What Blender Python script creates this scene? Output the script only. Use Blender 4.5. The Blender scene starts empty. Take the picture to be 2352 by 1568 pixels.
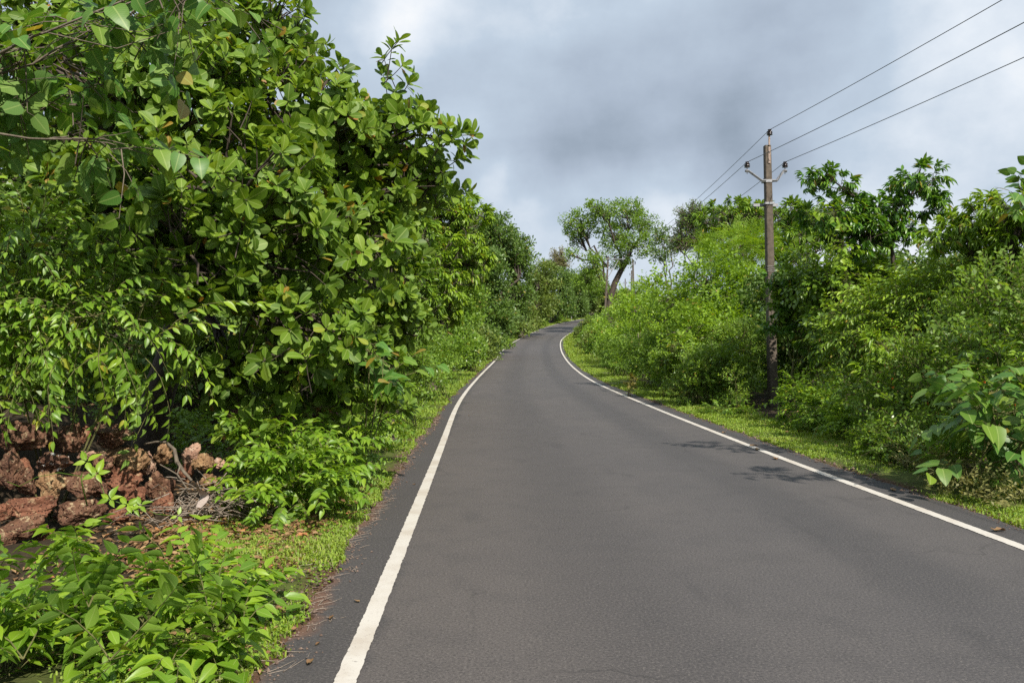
import bpy, bmesh, math
import numpy as np
C = bpy.context.scene.collection
SC = bpy.context.scene

# ------------------------------------------------------------------ camera, sky, sun, exposure
F, CX, HY, EYE = 1895.0, 1176.0, 790.0, 1.6          # focal length and centre in photo units (2352 wide)
cam_d = bpy.data.cameras.new('camera'); cam = bpy.data.objects.new('camera', cam_d); C.objects.link(cam)
cam.location = (0, 0, EYE); cam.rotation_euler = (math.radians(90), 0, 0)
cam_d.sensor_width = 36.0; cam_d.lens = 36.0 * F / 2352.0
cam_d.shift_y = (HY - 784.0) / 2352.0
cam_d.clip_start = 0.05; cam_d.clip_end = 5000
SC.camera = cam

SUN_EL = math.radians(42); SUN_AZ = (0.44, -0.898)     # horizontal direction towards the sun
sd = bpy.data.lights.new('sun', 'SUN'); sun = bpy.data.objects.new('sun', sd); C.objects.link(sun)
sd.energy = 4.8; sd.angle = math.radians(0.53); sd.color = (1.0, 0.94, 0.84)
import mathutils
h = math.hypot(*SUN_AZ)
sv = mathutils.Vector((SUN_AZ[0] / h * math.cos(SUN_EL), SUN_AZ[1] / h * math.cos(SUN_EL), math.sin(SUN_EL)))
sun.rotation_euler = sv.to_track_quat('Z', 'Y').to_euler()
sun.location = (20, -30, 40)

SC.view_settings.view_transform = 'Standard'; SC.view_settings.look = 'None'
SC.view_settings.exposure = 0.4; SC.view_settings.gamma = 1.0
SC.render.engine = 'CYCLES'
SC.cycles.max_bounces = 6; SC.cycles.diffuse_bounces = 3; SC.cycles.glossy_bounces = 2
SC.cycles.transmission_bounces = 4; SC.cycles.use_denoising = False
SC.cycles.caustics_reflective = False; SC.cycles.caustics_refractive = False


class NT:
    """small helper for node trees"""
    def __init__(s, tree):
        s.t = tree; s.n = tree.nodes; s.l = tree.links; s.n.clear()
    def add(s, typ, **kw):
        n = s.n.new(typ)
        for k, v in kw.items():
            if k.startswith('i_'):
                n.inputs[k[2:].replace('_', ' ')].default_value = v
            else:
                setattr(n, k, v)
        return n
    def link(s, a, b): s.l.new(a, b)
    def val(s, x, sock):
        if hasattr(x, 'is_output'): s.l.new(x, sock)
        else: sock.default_value = x
    def math(s, op, a, b=0.0, c=None, clamp=False):
        n = s.n.new('ShaderNodeMath'); n.operation = op; n.use_clamp = clamp
        s.val(a, n.inputs[0]); s.val(b, n.inputs[1])
        if c is not None: s.val(c, n.inputs[2])
        return n.outputs[0]
    def mix(s, f, a, b, blend='MIX'):
        n = s.n.new('ShaderNodeMix'); n.data_type = 'RGBA'; n.blend_type = blend
        s.val(f, n.inputs[0]); s.val(a, n.inputs[6]); s.val(b, n.inputs[7])
        return n.outputs[2]
    def ramp(s, f, stops, interp='LINEAR'):
        n = s.n.new('ShaderNodeValToRGB'); r = n.color_ramp; r.interpolation = interp
        while len(r.elements) < len(stops): r.elements.new(0.5)
        for e, (p, c) in zip(r.elements, stops):
            e.position = p; e.color = tuple(c) + (1,) if len(c) == 3 else c
        s.val(f, n.inputs[0]); return n.outputs[0]
    def smooth(s, x, a, b):
        n = s.n.new('ShaderNodeMapRange'); n.interpolation_type = 'SMOOTHSTEP'
        s.val(x, n.inputs[0]); n.inputs[1].default_value = a; n.inputs[2].default_value = b
        return n.outputs[0]
    def noise(s, vec, scale, detail=4, rough=0.55, out=0):
        n = s.n.new('ShaderNodeTexNoise'); n.inputs['Scale'].default_value = scale
        n.inputs['Detail'].default_value = detail; n.inputs['Roughness'].default_value = rough
        if vec is not None: s.l.new(vec, n.inputs['Vector'])
        return n.outputs[out]


def V3(c): return (c[0], c[1], c[2], 1.0)


world = bpy.data.worlds.new('World'); SC.world = world; world.use_nodes = True
w = NT(world.node_tree)
sky = w.add('ShaderNodeTexSky'); sky.sky_type = 'NISHITA'; sky.sun_disc = False
sky.sun_elevation = SUN_EL; sky.sun_rotation = math.atan2(SUN_AZ[0], SUN_AZ[1])
co = w.add('ShaderNodeTexCoord'); D = co.outputs['Generated']
sep = w.add('ShaderNodeSeparateXYZ'); w.link(D, sep.inputs[0])
mp = w.add('ShaderNodeMapping'); mp.inputs['Scale'].default_value = (1.0, 1.0, 2.6); mp.inputs['Rotation'].default_value = (0, math.radians(16), 0)
w.link(D, mp.inputs[0])
nz = w.noise(mp.outputs[0], 2.6, 9, 0.50)
nz2 = w.noise(D, 7.5, 7, 0.58)


def lobe(px, py, r0, r1):
    d = mathutils.Vector(((px - CX) / F, 1.0, (HY - py) / F)).normalized()
    n = w.add('ShaderNodeVectorMath', operation='DISTANCE'); w.link(warp, n.inputs[0]); n.inputs[1].default_value = d
    return w.smooth(n.outputs['Value'], r1, r0)


wn = w.add('ShaderNodeTexNoise'); wn.inputs['Scale'].default_value = 5.0; wn.inputs['Detail'].default_value = 5; w.link(D, wn.inputs[0])
wv = w.add('ShaderNodeVectorMath', operation='MULTIPLY_ADD')
w.link(wn.outputs['Color'], wv.inputs[0]); wv.inputs[1].default_value = (0.16, 0.16, 0.16); 
wo = w.add('ShaderNodeVectorMath', operation='SUBTRACT'); w.link(D, wo.inputs[0]); wo.inputs[1].default_value = (0.08, 0.08, 0.08)
w.link(wo.outputs[0], wv.inputs[2]); warp = wv.outputs[0]
b = w.math('MULTIPLY_ADD', nz, 0.85, 0.07)
b = w.math('ADD', b, w.math('MULTIPLY', w.math('SUBTRACT', nz2, 0.5), 0.55))
for px, py, r0, r1, amt in (
        (900, -5, 0.0, 0.11, 0.42), (1060, 250, 0.0, 0.12, -0.10), (1050, 60, 0.0, 0.14, 0.10), (2350, 60, 0.0, 0.22, 0.14), (2200, 330, 0.03, 0.28, 0.20), (1400, -20, 0.02, 0.2, 0.10),
        (1300, 280, 0.02, 0.17, -0.10), (1560, 270, 0.02, 0.20, -0.10), (1800, 230, 0.02, 0.20, -0.08), (1680, 400, 0.01, 0.11, -0.14), (1350, 350, 0.0, 0.12, -0.10), (1140, 415, 0.0, 0.05, 0.22), (1370, 425, 0.0, 0.06, 0.14),
        (1560, 445, 0.0, 0.07, 0.18), (1220, 570, 0.02, 0.12, 0.27), (1500, 520, 0.0, 0.13, 0.20), (2000, 420, 0.0, 0.16, 0.10), (300, 300, 0.05, 0.5, 0.03)):
    b = w.math('ADD', b, w.math('MULTIPLY', lobe(px, py, r0, r1), amt))
b = w.math('ADD', b, w.math('MULTIPLY', w.smooth(sep.outputs[2], 0.25, 0.0), 0.10))
cc = w.ramp(b, [(0.08, (0.215, 0.265, 0.33)), (0.36, (0.325, 0.385, 0.470)), (0.60, (0.41, 0.485, 0.575)), (0.82, (0.60, 0.65, 0.71)), (1.0, (0.78, 0.78, 0.78))])
bg1 = w.add('ShaderNodeBackground'); w.link(sky.outputs[0], bg1.inputs[0]); bg1.inputs[1].default_value = 0.1
bg2 = w.add('ShaderNodeBackground'); w.link(cc, bg2.inputs[0]); bg2.inputs[1].default_value = 1.0
mx = w.add('ShaderNodeMixShader'); w.link(w.math('SUBTRACT', 1.0, w.math('MULTIPLY', w.smooth(nz, 0.62, 0.80), 0.2)), mx.inputs[0])
w.link(bg1.outputs[0], mx.inputs[1]); w.link(bg2.outputs[0], mx.inputs[2])
wout = w.add('ShaderNodeOutputWorld'); w.link(mx.outputs[0], wout.inputs[0])

# ------------------------------------------------------------------ numeric helpers
RNG = np.random.default_rng(7)


def vnoise(p, seed=0):
    p = np.asarray(p, float); i = np.floor(p).astype(np.int64); f = p - i; f = f * f * (3 - 2 * f)
    def hsh(a):
        n = a[:, 0] * 374761393 + a[:, 1] * 668265263 + a[:, 2] * 2147483647 + seed * 1274126177
        n = (n ^ (n >> 13)) * 1274126177; n = n ^ (n >> 16)
        return (n & 0xffff) / 65535.0
    r = 0
    for dx in (0, 1):
        for dy in (0, 1):
            for dz in (0, 1):
                wgt = (f[:, 0] if dx else 1 - f[:, 0]) * (f[:, 1] if dy else 1 - f[:, 1]) * (f[:, 2] if dz else 1 - f[:, 2])
                r = r + wgt * hsh(i + np.array([dx, dy, dz]))
    return r


def fbm(p, oct=4, seed=0):
    a, r, t = 1.0, 0, 0
    for o in range(oct):
        r = r + a * vnoise(np.asarray(p) * 2 ** o, seed + o); t += a; a *= 0.5
    return r / t


def nrm(v): return v / np.maximum(np.linalg.norm(v, axis=-1, keepdims=True), 1e-9)


# ------------------------------------------------------------------ the lie of the land
KG = np.array([(-400, 0), (0, 0), (20, 0), (35, .12), (50, .45), (70, 1.1), (90, 1.95), (110, 3.0), (130, 4.2), (150, 5.35), (170, 6.35), (190, 7.5), (205, 8.1), (260, 8.6), (6000, 9)])
_ty = np.arange(-60, 400, 0.5); _tz = np.interp(_ty, KG[:, 0], KG[:, 1])
_k = np.exp(-0.5 * (np.arange(-30, 31) * 0.5 / 4.0) ** 2); _k /= _k.sum()
_tz = np.convolve(np.pad(_tz, 30, mode='edge'), _k, 'valid')
def G(y): return np.interp(y, _ty, _tz)


def pt(px, py, Y): return np.array([(px - CX) / F * Y, Y, EYE + (HY - py) / F * Y])


def unproject(pts):
    ys = np.linspace(2, 300, 30000); g = G(ys); out = []
    for x, y in pts:
        z = EYE - (y - HY) / F * ys; k = int(np.argmax(z <= g))
        out.append(((x - CX) / F * ys[k], ys[k]))
    return out


LP = [(800, 1568), (870, 1390), (930, 1230), (985, 1100), (1020, 1010), (1045, 940), (1070, 900), (1100, 865), (1135, 830), (1165, 795), (1210, 770), (1260, 750), (1310, 738)]
RP = [(2352, 1257), (2100, 1160), (1900, 1095), (1700, 1015), (1560, 960), (1450, 915), (1380, 885), (1330, 855), (1300, 825), (1288, 800), (1290, 780), (1305, 768), (1335, 750)]
LL = [(-0.55, -25), (-0.6, -10), (-0.7, 0)] + unproject(LP) + [(16.0, 186), (24, 204), (38, 216), (60, 224), (100, 230)]
RR = [(4.6, -25), (4.45, -10), (4.2, 0)] + unproject(RP) + [(16.3, 160), (20.8, 178), (28, 197), (40, 209.5), (60, 217), (100, 223)]


def catmull(P, step):
    P = np.array(P, float); P = np.vstack([2 * P[0] - P[1], P, 2 * P[-1] - P[-2]]); out = []
    for i in range(1, len(P) - 2):
        p0, p1, p2, p3 = P[i - 1:i + 3]; L = np.linalg.norm(p2 - p1)
        d0, d1, d2 = [max(1e-6, np.linalg.norm(b - a)) ** .5 for a, b in ((p0, p1), (p1, p2), (p2, p3))]
        t0 = 0; t1 = d0; t2 = t1 + d1; t3 = t2 + d2
        t = np.linspace(t1, t2, max(2, int(L / step)) + 1)[:-1, None]
        A1 = (t1 - t) / (t1 - t0) * p0 + (t - t0) / (t1 - t0) * p1
        A2 = (t2 - t) / (t2 - t1) * p1 + (t - t1) / (t2 - t1) * p2
        A3 = (t3 - t) / (t3 - t2) * p2 + (t - t2) / (t3 - t2) * p3
        B1 = (t2 - t) / (t2 - t0) * A1 + (t - t0) / (t2 - t0) * A2
        B2 = (t3 - t) / (t3 - t1) * A2 + (t - t1) / (t3 - t1) * A3
        out.append((t2 - t) / (t2 - t1) * B1 + (t - t1) / (t2 - t1) * B2)
    out.append(P[-2:-1]); return np.vstack(out)


def resample(P, n):
    d = np.r_[0, np.cumsum(np.linalg.norm(np.diff(P, axis=0), axis=1))]
    t = np.linspace(0, 1, n)
    return np.stack([np.interp(t, d / d[-1], P[:, k]) for k in range(P.shape[1])], 1)


def smooth_line(P, n=3):
    for _ in range(n):
        Q = P.copy(); Q[1:-1] = (P[:-2] + 2 * P[1:-1] + P[2:]) / 4; P = Q
    return P


LC = smooth_line(catmull(LL, 0.5), 40); RC = smooth_line(catmull(RR, 0.5), 40)


def side_normals(P):
    t = np.gradient(P, axis=0); t = nrm(t); return np.stack([t[:, 1], -t[:, 0]], 1)      # to the right of travel


def stations(P):
    d = np.r_[0, np.cumsum(np.linalg.norm(np.diff(P, axis=0), axis=1))]; dens = np.interp(P[:, 1], [-20, 1, 3, 16, 40, 80], [.6, .6, 14, 14, 2.5, 1.0])
    c = np.r_[0, np.cumsum(.5 * (dens[1:] + dens[:-1]) * np.diff(d))]; return np.interp(np.linspace(0, c[-1], NS), c, d / d[-1])


def stations_n(P, n):
    d = np.r_[0, np.cumsum(np.linalg.norm(np.diff(P, axis=0), axis=1))]; dens = np.interp(P[:, 1], [-20, 1, 3, 14, 40, 80], [2, 2, 60, 60, 8, 4])
    c = np.r_[0, np.cumsum(.5 * (dens[1:] + dens[:-1]) * np.diff(d))]; return np.interp(np.linspace(0, c[-1], n), c, d / d[-1])


NS = 1000
_t = stations(LC)
def at(P, t):
    d = np.r_[0, np.cumsum(np.linalg.norm(np.diff(P, axis=0), axis=1))]; return np.stack([np.interp(t, d / d[-1], P[:, k]) for k in range(2)], 1)


LCs = at(LC, _t); RCs = at(RC, _t)
lw = np.interp(LCs[:, 1], [0, 8, 30, 60], [0.40, 0.42, 0.26, 0.14]); rw = np.interp(RCs[:, 1], [0, 8, 30, 60], [0.5, 0.46, 0.36, 0.28])
jl = (fbm(np.c_[LCs * 1.3, np.zeros(NS)], 4, 3) - 0.5) * 0.26 + (fbm(np.c_[LCs * 7, np.zeros(NS)], 3, 4) - 0.5) * 0.14; jr = (fbm(np.c_[RCs * 1.3, np.zeros(NS)], 4, 9) - 0.5) * 0.16 + (fbm(np.c_[RCs * 7, np.zeros(NS)], 3, 8) - 0.5) * 0.10
NL = side_normals(LCs); NR = side_normals(RCs)
EL = LCs - side_normals(LCs) * (lw + jl)[:, None]
ER = RCs + side_normals(RCs) * (rw + jr)[:, None]
EDGE_L = EL; EDGE_R = ER


def road_dist(x, y):
    """signed distance beyond the asphalt edge (negative on the asphalt) and the side (-1 left, 1 right)"""
    q = np.c_[np.ravel(x), np.ravel(y)]; out = np.empty(len(q)); sd_ = np.empty(len(q))
    for s in range(0, len(q), 4000):
        c = q[s:s + 4000]
        dl = ((c[:, None, :] - EL[None, ::2]) ** 2).sum(2); dr = ((c[:, None, :] - ER[None, ::2]) ** 2).sum(2)
        il = dl.argmin(1); ir = dr.argmin(1)
        nl = side_normals(LCs[::2])[il]; nr = side_normals(RCs[::2])[ir]
        sl = ((c - EL[::2][il]) * nl).sum(1); sr = ((c - ER[::2][ir]) * nr).sum(1)
        el = np.sqrt(dl.min(1)); er = np.sqrt(dr.min(1))
        ins = (sl >= 0) & (sr <= 0)
        out[s:s + 4000] = np.where(ins, -np.minimum(el, er), np.minimum(el, er)); sd_[s:s + 4000] = np.where(el < er, -1, 1)
    return out, sd_


def ss(x, a, b):
    t = np.clip((x - a) / (b - a), 0, 1); return t * t * (3 - 2 * t)


def ground_z(x, y):
    x = np.atleast_1d(np.asarray(x, float)); y = np.atleast_1d(np.asarray(y, float))
    d, s = road_dist(x, y)
    z = G(y) - 0.05 * (1 - ss(d, -0.02, 0.05))
    off = ss(d, 0.1, 1.2)
    bump = (fbm(np.c_[x * 0.9, y * 0.9, x * 0], 4, 21) - 0.5)
    z = z + off * bump * 0.22 + ss(d, 0.0, 0.2) * (fbm(np.c_[x * 4, y * 4, x * 0], 3, 5) - 0.5) * 0.05
    # the overgrown bank behind the tumbled stones, and gently rising land away from the road
    z = z + np.where(s < 0, 0.75 * ss(d, 3.1, 4.2) * ss(y, 7.0, 8.4) * (1 - ss(y, 16, 22)), 0)
    z = z + np.where(s > 0, 0.35 * ss(d, 2.5, 8), 0.0)
    return z


# ------------------------------------------------------------------ object helpers
def tag(o, label=None, cat=None, group=None, kind=None):
    if label: o['label'] = label
    if cat: o['category'] = cat
    if group: o['group'] = group
    if kind: o['kind'] = kind
    return o


def empty(name, loc, label, cat, group=None):
    o = bpy.data.objects.new(name, None); C.objects.link(o); o.location = tuple(float(v) for v in loc)
    o.empty_display_size = 0.2
    return tag(o, label, cat, group)


def mesh_np(name, V, Fq, mat, parent=None, uv=None, attrs=None, smooth=True, origin=None):
    """V (n,3); Fq (m,k) one face size; uv per vertex; attrs {name: per vertex float}"""
    V = np.asarray(V, np.float32)
    if origin is not None: V = V - np.asarray(origin, np.float32)
    me = bpy.data.meshes.new(name); m, k = Fq.shape
    me.vertices.add(len(V)); me.vertices.foreach_set('co', V.ravel())
    me.loops.add(m * k); me.loops.foreach_set('vertex_index', Fq.astype(np.int32).ravel())
    me.polygons.add(m); me.polygons.foreach_set('loop_start', (np.arange(m) * k).astype(np.int32))
    me.polygons.foreach_set('use_smooth', np.full(m, smooth))
    if uv is not None:
        l = me.uv_layers.new(name='UVMap'); l.data.foreach_set('uv', np.asarray(uv, np.float32)[Fq.ravel()].ravel())
    for an, av in (attrs or {}).items():
        a = me.attributes.new(an, 'FLOAT', 'POINT'); a.data.foreach_set('value', np.asarray(av, np.float32))
    me.update(calc_edges=True)
    me.materials.append(mat)
    o = bpy.data.objects.new(name, me); C.objects.link(o)
    if parent is not None: o.parent = parent
    elif origin is not None: o.location = tuple(float(v) for v in origin)
    return o


def tube_np(P, R, sides=6):
    """tapered tube along a polyline -> verts, quads"""
    P = np.asarray(P, float); n = len(P); R = np.broadcast_to(np.asarray(R, float), (n,))
    t = nrm(np.gradient(P, axis=0)); up = np.array([0.31, 0.17, 0.93]) if abs(t[0][2]) < 0.9 else np.array([1.0, 0.1, 0])
    a = nrm(np.cross(t, up)); b_ = np.cross(t, a)
    an = np.linspace(0, 2 * np.pi, sides, endpoint=False)
    V = P[:, None] + R[:, None, None] * (np.cos(an)[None, :, None] * a[:, None] + np.sin(an)[None, :, None] * b_[:, None])
    i = np.arange(n - 1)[:, None] * sides; j = np.arange(sides)[None]
    jn = (j + 1) % sides
    Q = np.stack([i + j, i + jn, i + sides + jn, i + sides + j], -1).reshape(-1, 4)
    return V.reshape(-1, 3), Q


class Buf:
    def __init__(s): s.V = []; s.Q = []; s.uv = []; s.lv = []; s.n = 0
    def add(s, V, Q, uv=None, lv=None):
        s.V.append(V); s.Q.append(Q + s.n); s.n += len(V)
        s.uv.append(np.zeros((len(V), 2)) if uv is None else uv); s.lv.append(np.zeros(len(V)) if lv is None else lv)
    def tube(s, P, R, sides=6): s.add(*tube_np(P, R, sides))
    def box(s, c, d, rot=None):
        u = np.array([(x, y, z) for x in (-.5, .5) for y in (-.5, .5) for z in (-.5, .5)]) * np.asarray(d, float)
        if rot is not None: u = u @ np.array(rot).T
        Q = np.array([(0, 1, 3, 2), (4, 6, 7, 5), (0, 4, 5, 1), (2, 3, 7, 6), (0, 2, 6, 4), (1, 5, 7, 3)])
        s.add(u + np.asarray(c, float), Q)
    def lathe(s, base, prof, sides=14):
        """prof [(r, z)], about a vertical axis"""
        an = np.linspace(0, 2 * np.pi, sides, endpoint=False); pr = np.array(prof, float)
        V = np.stack([pr[:, 0, None] * np.cos(an), pr[:, 0, None] * np.sin(an), np.repeat(pr[:, 1, None], sides, 1)], -1).reshape(-1, 3)
        i = np.arange(len(pr) - 1)[:, None] * sides; j = np.arange(sides)[None]; jn = (j + 1) % sides
        s.add(V + np.asarray(base, float), np.stack([i + j, i + jn, i + sides + jn, i + sides + j], -1).reshape(-1, 4))
    def build(s, name, mat, parent=None, origin=None, smooth=True):
        return mesh_np(name, np.vstack(s.V), np.vstack(s.Q), mat, parent, np.vstack(s.uv), {'lv': np.concatenate(s.lv)}, smooth, origin)


# ------------------------------------------------------------------ materials
def new_mat(name):
    m = bpy.data.materials.new(name); m.use_nodes = True; return m, NT(m.node_tree)


def finish(t, shader):
    o = t.add('ShaderNodeOutputMaterial'); t.link(shader, o.inputs[0])


def leaf_mat(name, dark, mid, light, rough=0.42, trans=0.36, veins=0.0, odd=(0.30, 0.22, 0.03), odd_at=0.975, spec=0.5, back=0.25):
    m, t = new_mat(name)
    at = t.add('ShaderNodeAttribute', attribute_name='lv').outputs['Fac']
    dark, mid, light = [tuple(c * k for c, k in zip(x, (1.3, 1.18, .85))) for x in (dark, mid, light)]
    col = t.ramp(at, [(0.0, dark), (0.45, mid), (0.93, light), (odd_at, light), (min(1.0, odd_at + 0.012), odd)])
    if veins:
        uv = t.add('ShaderNodeUVMap').outputs[0]; sp = t.add('ShaderNodeSeparateXYZ'); t.link(uv, sp.inputs[0])
        au = t.math('ABSOLUTE', t.math('SUBTRACT', sp.outputs[0], 0.5))
        mid_ = t.smooth(au, 0.05, 0.012)
        wv_ = t.math('SINE', t.math('MULTIPLY', t.math('SUBTRACT', sp.outputs[1], t.math('MULTIPLY', au, 0.45)), 75.0))
        side_ = t.math('MULTIPLY', t.smooth(wv_, 0.55, 1.0), 0.30)
        vf = t.math('MULTIPLY', t.math('MAXIMUM', mid_, side_), veins)
        col = t.mix(vf, col, t.mix(0.6, col, (0.42, 0.50, 0.16, 1)))
        tc = t.add('ShaderNodeTexCoord')
        blot = t.noise(tc.outputs['Object'], 38.0, 3)
        col = t.mix(t.math('MULTIPLY', t.smooth(blot, 0.66, 0.76), 0.35), col, (0.14, 0.11, 0.03, 1))
    geo = t.add('ShaderNodeNewGeometry')
    colb = t.mix(back, col, (0.20, 0.30, 0.10, 1))
    col2 = t.mix(geo.outputs['Backfacing'], col, colb)
    p = t.add('ShaderNodeBsdfPrincipled'); t.link(col2, p.inputs['Base Color'])
    rr = t.math('MULTIPLY_ADD', geo.outputs['Backfacing'], 0.25, rough); t.link(rr, p.inputs['Roughness'])
    p.inputs['Specular IOR Level'].default_value = spec
    tr = t.add('ShaderNodeBsdfTranslucent'); t.link(t.mix(0.55, col, (0.30, 0.42, 0.03, 1), 'SCREEN') if False else t.mix(1.0, col, (1.9, 1.75, 0.8, 1), 'MULTIPLY'), tr.inputs[0])
    ms = t.add('ShaderNodeMixShader'); ms.inputs[0].default_value = trans
    t.link(p.outputs[0], ms.inputs[1]); t.link(tr.outputs[0], ms.inputs[2]); finish(t, ms.outputs[0]); return m


M = {}
M['cashew'] = leaf_mat('cashew_leaf', (.042, .100, .011), (.086, .176, .018), (.165, .268, .030), 0.50, 0.30, 0.9, (.34, .13, .03), 0.985, 0.32, 0.18)
M['broad'] = leaf_mat('broad_leaf', (0.044, 0.127, 0.024), (0.062, 0.171, 0.028), (0.138, 0.231, 0.028), 0.46, 0.30, 0.7)
M['droop'] = leaf_mat('drooping_leaf', (0.067, 0.162, 0.015), (0.118, 0.243, 0.022), (0.213, 0.346, 0.030), 0.40, 0.32, 0.6, (.40, .34, .04), 0.985)
M['herb'] = leaf_mat('herb_leaf', (0.054, 0.135, 0.012), (0.113, 0.235, 0.018), (0.216, 0.350, 0.028), 0.42, 0.34, 0.6, (.42, .36, .04), 0.985)
M['bright'] = leaf_mat('yellow_green_leaf', (0.086, 0.173, 0.013), (0.143, 0.260, 0.021), (0.228, 0.358, 0.029), 0.42, 0.3)
M['dark'] = leaf_mat('dark_leaf', (0.047, 0.101, 0.022), (0.070, 0.142, 0.029), (0.111, 0.195, 0.037), 0.45, 0.22)
M['far'] = leaf_mat('far_leaf', (0.067, 0.116, 0.026), (0.104, 0.168, 0.035), (0.159, 0.232, 0.046), 0.5, 0.25)
M['mid'] = leaf_mat('mid_leaf', (0.067, 0.145, 0.018), (0.110, 0.215, 0.026), (0.183, 0.302, 0.035), 0.36, 0.3)
M['gloss'] = leaf_mat('glossy_leaf', (0.049, 0.133, 0.020), (0.073, 0.186, 0.028), (0.140, 0.261, 0.033), 0.28, 0.28)
M['feather'] = leaf_mat('feathery_leaf', (0.095, 0.193, 0.013), (0.146, 0.272, 0.019), (0.213, 0.351, 0.028), 0.5, 0.34)
M['lantana'] = leaf_mat('small_leaf', (.060, .125, .016), (.105, .205, .024), (.175, .30, .038), 0.48, 0.34, 0, (.30, .26, .05), 0.975)
M['dry'] = leaf_mat('dry_crown_leaf', (0.110, 0.122, 0.050), (0.156, 0.168, 0.070), (0.212, 0.214, 0.090), 0.6, 0.25)
M['young'] = leaf_mat('reddish_leaf', (.10, .10, .02), (.15, .15, .03), (.22, .20, .05), 0.45, 0.3)
M['grass'] = leaf_mat('grass_blade', (0.108, 0.196, 0.020), (0.174, 0.287, 0.028), (0.264, 0.356, 0.044), 0.5, 0.3, 0, (0.302, 0.276, 0.120), 0.90)
M['litter'] = leaf_mat('litter_leaf', (.09, .05, .03), (.17, .10, .06), (.30, .21, .14), 0.7, 0.08, 0, (.40, .17, .06), 0.9)


def bark_mat(name, a, b_, scale=6.0):
    m, t = new_mat(name); tc = t.add('ShaderNodeTexCoord')
    mp_ = t.add('ShaderNodeMapping'); mp_.inputs['Scale'].default_value = (1, 1, 0.35); t.link(tc.outputs['Object'], mp_.inputs[0])
    n = t.noise(mp_.outputs[0], scale * 3, 5, 0.6)
    col = t.ramp(n, [(0.3, a), (0.7, b_)])
    p = t.add('ShaderNodeBsdfPrincipled'); t.link(col, p.inputs['Base Color']); p.inputs['Roughness'].default_value = 0.85
    bp = t.add('ShaderNodeBump'); bp.inputs['Strength'].default_value = 0.6; bp.inputs['Distance'].default_value = 0.02
    t.link(n, bp.inputs['Height']); t.link(bp.outputs[0], p.inputs['Normal']); finish(t, p.outputs[0]); return m


M['bark'] = bark_mat('grey_brown_bark', (.075, .055, .04), (.20, .165, .12))
M['bark_dark'] = bark_mat('dark_bark', (.035, .026, .02), (.10, .075, .055))
M['bark_red'] = bark_mat('warm_bark', (.09, .055, .04), (.24, .17, .12))
M['twig'] = bark_mat('dry_twig', (.16, .12, .09), (.36, .30, .24), 12)
M['stem'] = bark_mat('green_brown_stem', (.07, .075, .02), (.16, .15, .05), 10)


def simple_mat(name, a, b_, scale=20.0, rough=0.6, metal=0.0, spec=0.5, bump=0.2):
    m, t = new_mat(name); tc = t.add('ShaderNodeTexCoord'); n = t.noise(tc.outputs['Object'], scale, 6, 0.62)
    col = t.ramp(n, [(0.32, a), (0.68, b_)])
    p = t.add('ShaderNodeBsdfPrincipled'); t.link(col, p.inputs['Base Color']); p.inputs['Roughness'].default_value = rough
    p.inputs['Metallic'].default_value = metal; p.inputs['Specular IOR Level'].default_value = spec
    bp = t.add('ShaderNodeBump'); bp.inputs['Strength'].default_value = bump; bp.inputs['Distance'].default_value = 0.01
    t.link(n, bp.inputs['Height']); t.link(bp.outputs[0], p.inputs['Normal']); finish(t, p.outputs[0]); return m


M['concrete'] = simple_mat('weathered_concrete', (.070, .056, .043), (.155, .126, .097), 9, 0.9, 0, 0.3, 0.5)
M['galv'] = simple_mat('galvanised_steel', (.24, .24, .25), (.38, .38, .39), 30, 0.5, 0.35)
M['rust'] = simple_mat('rusty_steel', (.22, .15, .11), (.42, .34, .29), 40, 0.7, 0.2)
M['porcelain'] = simple_mat('brown_porcelain', (.020, .012, .012), (.035, .02, .018), 12, 0.18, 0, 0.6, 0.0)
M['wire'] = simple_mat('weathered_conductor', (.10, .10, .105), (.15, .15, .155), 20, 0.5, 0.5)
M['cable'] = simple_mat('black_cable', (.015, .015, .017), (.03, .03, .03), 20, 0.5)
M['red_paint'] = simple_mat('faded_red_paint', (.40, .12, .08), (.50, .20, .14), 20, 0.6)
M['white_paint'] = simple_mat('faded_white_paint', (.45, .42, .38), (.60, .57, .52), 20, 0.6)
M['flower'] = simple_mat('orange_petal', (.65, .10, .01), (.80, .22, .02), 30, 0.5)
M['gravel'] = simple_mat('gravel', (.085, .055, .042), (.22, .16, .125), 14, 0.9, 0, 0.3, 0.0)
M['pale_leaf'] = simple_mat('bleached_leaf', (.28, .22, .19), (.42, .35, .31), 60, 0.7)


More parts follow.
